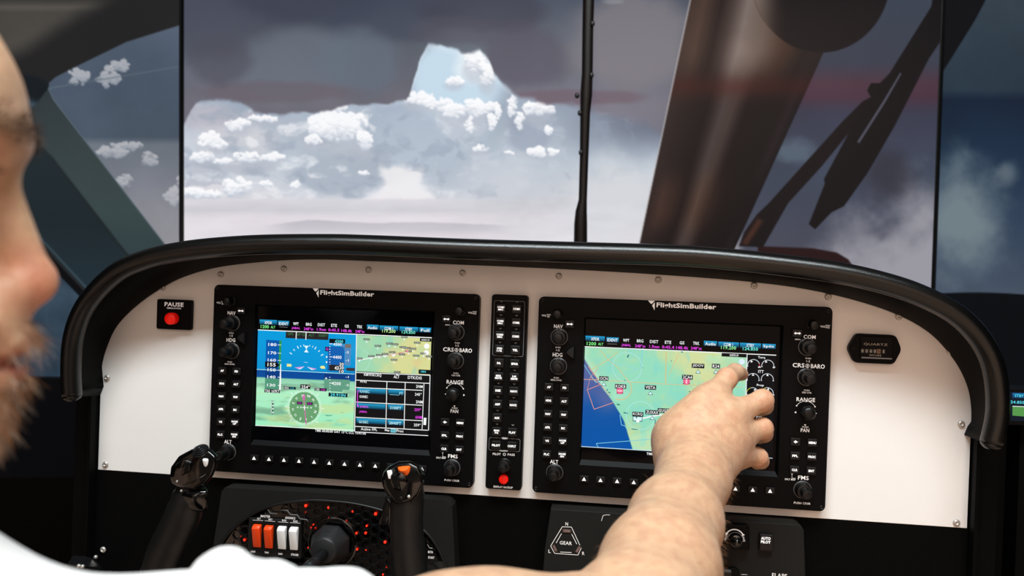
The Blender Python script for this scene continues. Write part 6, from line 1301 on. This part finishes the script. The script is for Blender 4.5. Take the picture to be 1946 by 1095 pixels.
M_SHIRT = mat('white_cotton', (240, 236, 234), .85, var=.02, bump=.4, bscale=900, spec=.2)
link('shirt', np_mesh('shirt', SV, SQ, WL[per]), M_SHIRT, per)
# ---- eyes
for s, e_ in zip((1, -1), eyes):
    c_ = e_+hf*.0005; eye = obj('eye', MB().lathe([(.0120*math.sin(R(a)), -.0120*math.cos(R(a))) for a in range(4, 177, 8)], tuple(c_), tuple(hf), 24), mat('eye_white', (226, 214, 206), .15, spec=.6), per)
    obj('iris', MB().lathe([(.0056, .0108), (.0050, .01165), (.0024, .0122)], tuple(c_), tuple(hf), 20), mat('blue_grey_iris', (86, 96, 100), .15, spec=.7), eye); obj('pupil', MB().lathe([(.0026, .0119), (.0022, .01245)], tuple(c_), tuple(hf), 16), mat('pupil_black', (3, 3, 3), .1), eye)
# ---- hair: thin curved blades
def strands(name, roots, norms, dirs, lens, width, m, parent, lift=.5, curl=.3, seed=1):
    rs = np.random.RandomState(seed); n_ = len(roots); d = dirs+norms*lift+rs.normal(0, curl, (n_, 3)); d /= np.linalg.norm(d, axis=1)[:, None]
    d2 = d+dirs*.7+rs.normal(0, curl*.6, (n_, 3)); d2 /= np.linalg.norm(d2, axis=1)[:, None]; sd_ = np.cross(d, rs.normal(0, 1, (n_, 3))); sd_ /= np.linalg.norm(sd_, axis=1)[:, None]
    L = lens[:, None]; a = roots-norms*.0005; b = a+d*L*.55; c_ = b+d2*L*.45; w_ = width*.5
    Vv = np.stack([a-sd_*w_, a+sd_*w_, b+sd_*w_*.75, b-sd_*w_*.75, c_], 1).reshape(-1, 3); i = np.arange(n_)*5
    q = np.stack([i, i+1, i+2, i+3], 1); t3 = np.stack([i+3, i+2, i+4], 1); me = bpy.data.meshes.new(name); Vv = Vv-WL[parent]
    me.from_pydata(Vv.tolist(), [], q.tolist()+t3.tolist()); o = link(name, me, m, parent); o['kind'] = 'stuff'; return o
rs = np.random.RandomState(7)
def choose(w_, n_): w_ = w_/w_.sum(); return rs.choice(len(w_), n_, p=w_)
M_HAIR = mat('brown_hair', (66, 44, 30), .5, var=.4, vscale=500); M_BEARD = mat('ginger_grey_beard', (160, 112, 76), .55, var=.5, vscale=700); M_BEARD2 = mat('grey_beard_hair', (176, 158, 140), .5, var=.3, vscale=700); M_ARMH = mat('fair_arm_hair', (176, 124, 82), .5, var=.3)
def wbeard(h):
    x, y, z = h[:, 0], np.abs(h[:, 1]), h[:, 2]; n_ = BN @ HM
    m = ((z < -.058) & (z > -.150) & (x > .012) & (y < .075) & (n_[:, 0]+n_[:, 1]*np.sign(h[:, 1])*.6-n_[:, 2]*.4 > .0)).astype(float)
    m *= 1-np.clip(1.35-np.hypot((z+.0770)/.0095, y/.026), 0, 1)*(x > .075); m[(z > -.072) & (y > .032) & (x > .05)] *= .25; m[(z > -.059)] = 0; return m
wb = wbeard(hh_); i = choose(wb, 6500); dn = -hu*1.0+hf*.15
strands('beard', BV[i], BN[i], np.tile(dn, (len(i), 1)), rs.uniform(.006, .015, len(i)), .00028, M_BEARD, per, .8, .35, 3); i = choose(wb, 2200)
strands('grey_beard_hair', BV[i], BN[i], np.tile(dn, (len(i), 1)), rs.uniform(.007, .017, len(i)), .00028, M_BEARD2, per, .9, .4, 4)
eb = np.exp(-((hh_[:, 2]-.0215)/.0045)**2)*np.exp(-((np.abs(hh_[:, 1])-.032)/.017)**2)*(hh_[:, 0] > .06); i = choose(eb, 900); sg = np.sign(hh_[i, 1])[:, None]
strands('eyebrows', BV[i], BN[i], hl*sg*.8+hf*.25+hu*.15, rs.uniform(.006, .011, len(i)), .0003, M_HAIR, per, .5, .25, 5)
la = []; 
for s in (1, -1):
    for k_ in range(46): t_ = (k_/45-.5)*2; la.append(H(.0935-.006*t_*t_, .0015-.0015*t_*t_, s*(.031+.013*t_)))
la = np.array(la); strands('eyelashes', la, np.tile(hf, (len(la), 1)), np.tile(hf+hu*.25-hl*0, (len(la), 1)), np.full(len(la), .0095), .0003, M_HAIR, per, .2, .18, 6)
i = choose(hs, 15000)
strands('hair', BV[i], BN[i], np.tile(-hf*.8+hu*.1, (len(i), 1)), rs.uniform(.012, .024, len(i)), .0006, M_HAIR, per, .22, .18, 8)
# fair hair on forearm and the back of the hand
ta = (BV-EL) @ fdir/np.linalg.norm(WR-EL); dist = np.linalg.norm(BV-EL-((BV-EL) @ fdir)[:, None]*fdir, axis=1)
wa = ((ta > .12) & (ta < 1.12) & (dist < .07)).astype(float)*np.clip(.75-(BN @ (-CU))*-.0-.2+.35*(BN @ -CX)+.3*(BN @ -CF)+.10*(BN@CX), .05, 2); i = choose(wa, 2600)
strands('arm_hair', BV[i], BN[i], np.tile(fdir*-.2+CX*.5-CU*.55, (len(i), 1)), rs.uniform(.004, .009, len(i)), .00008, M_ARMH, per, .55, .3, 9)
# ---- pilot's seat, out of the picture's lower edge
st = thing('pilot_seat', (PEL[0], PEL[1], -.80), 'dark padded pilot seat under the man, below the frame', 'seat')
M_SEAT = mat('dark_seat_fabric', (22, 22, 24), .85, var=.2, bump=.3, bscale=500)
zs_ = PEL[2]-.115
o = obj('seat_cushion', MB().prism(rrect(PEL[0]-.23, PEL[0]+.23, zs_-.10, zs_, .03, 4), PEL[1]-.22, PEL[1]+.28, .02), M_SEAT, st); autosmooth(o)
o = obj('backrest', MB().prism(rrect(PEL[0]-.22, PEL[0]+.20, zs_-.02, zs_+.38, .05, 5), PEL[1]-.30, PEL[1]-.235, .02), M_SEAT, st); autosmooth(o)
obj('pedestal', MB().lathe([(.16, 0), (.16, .02), (.05, .05), (.05, zs_-.10+.80)], (PEL[0], PEL[1]+.02, -.80), (0, 0, 1), 24), M_DARK, st)
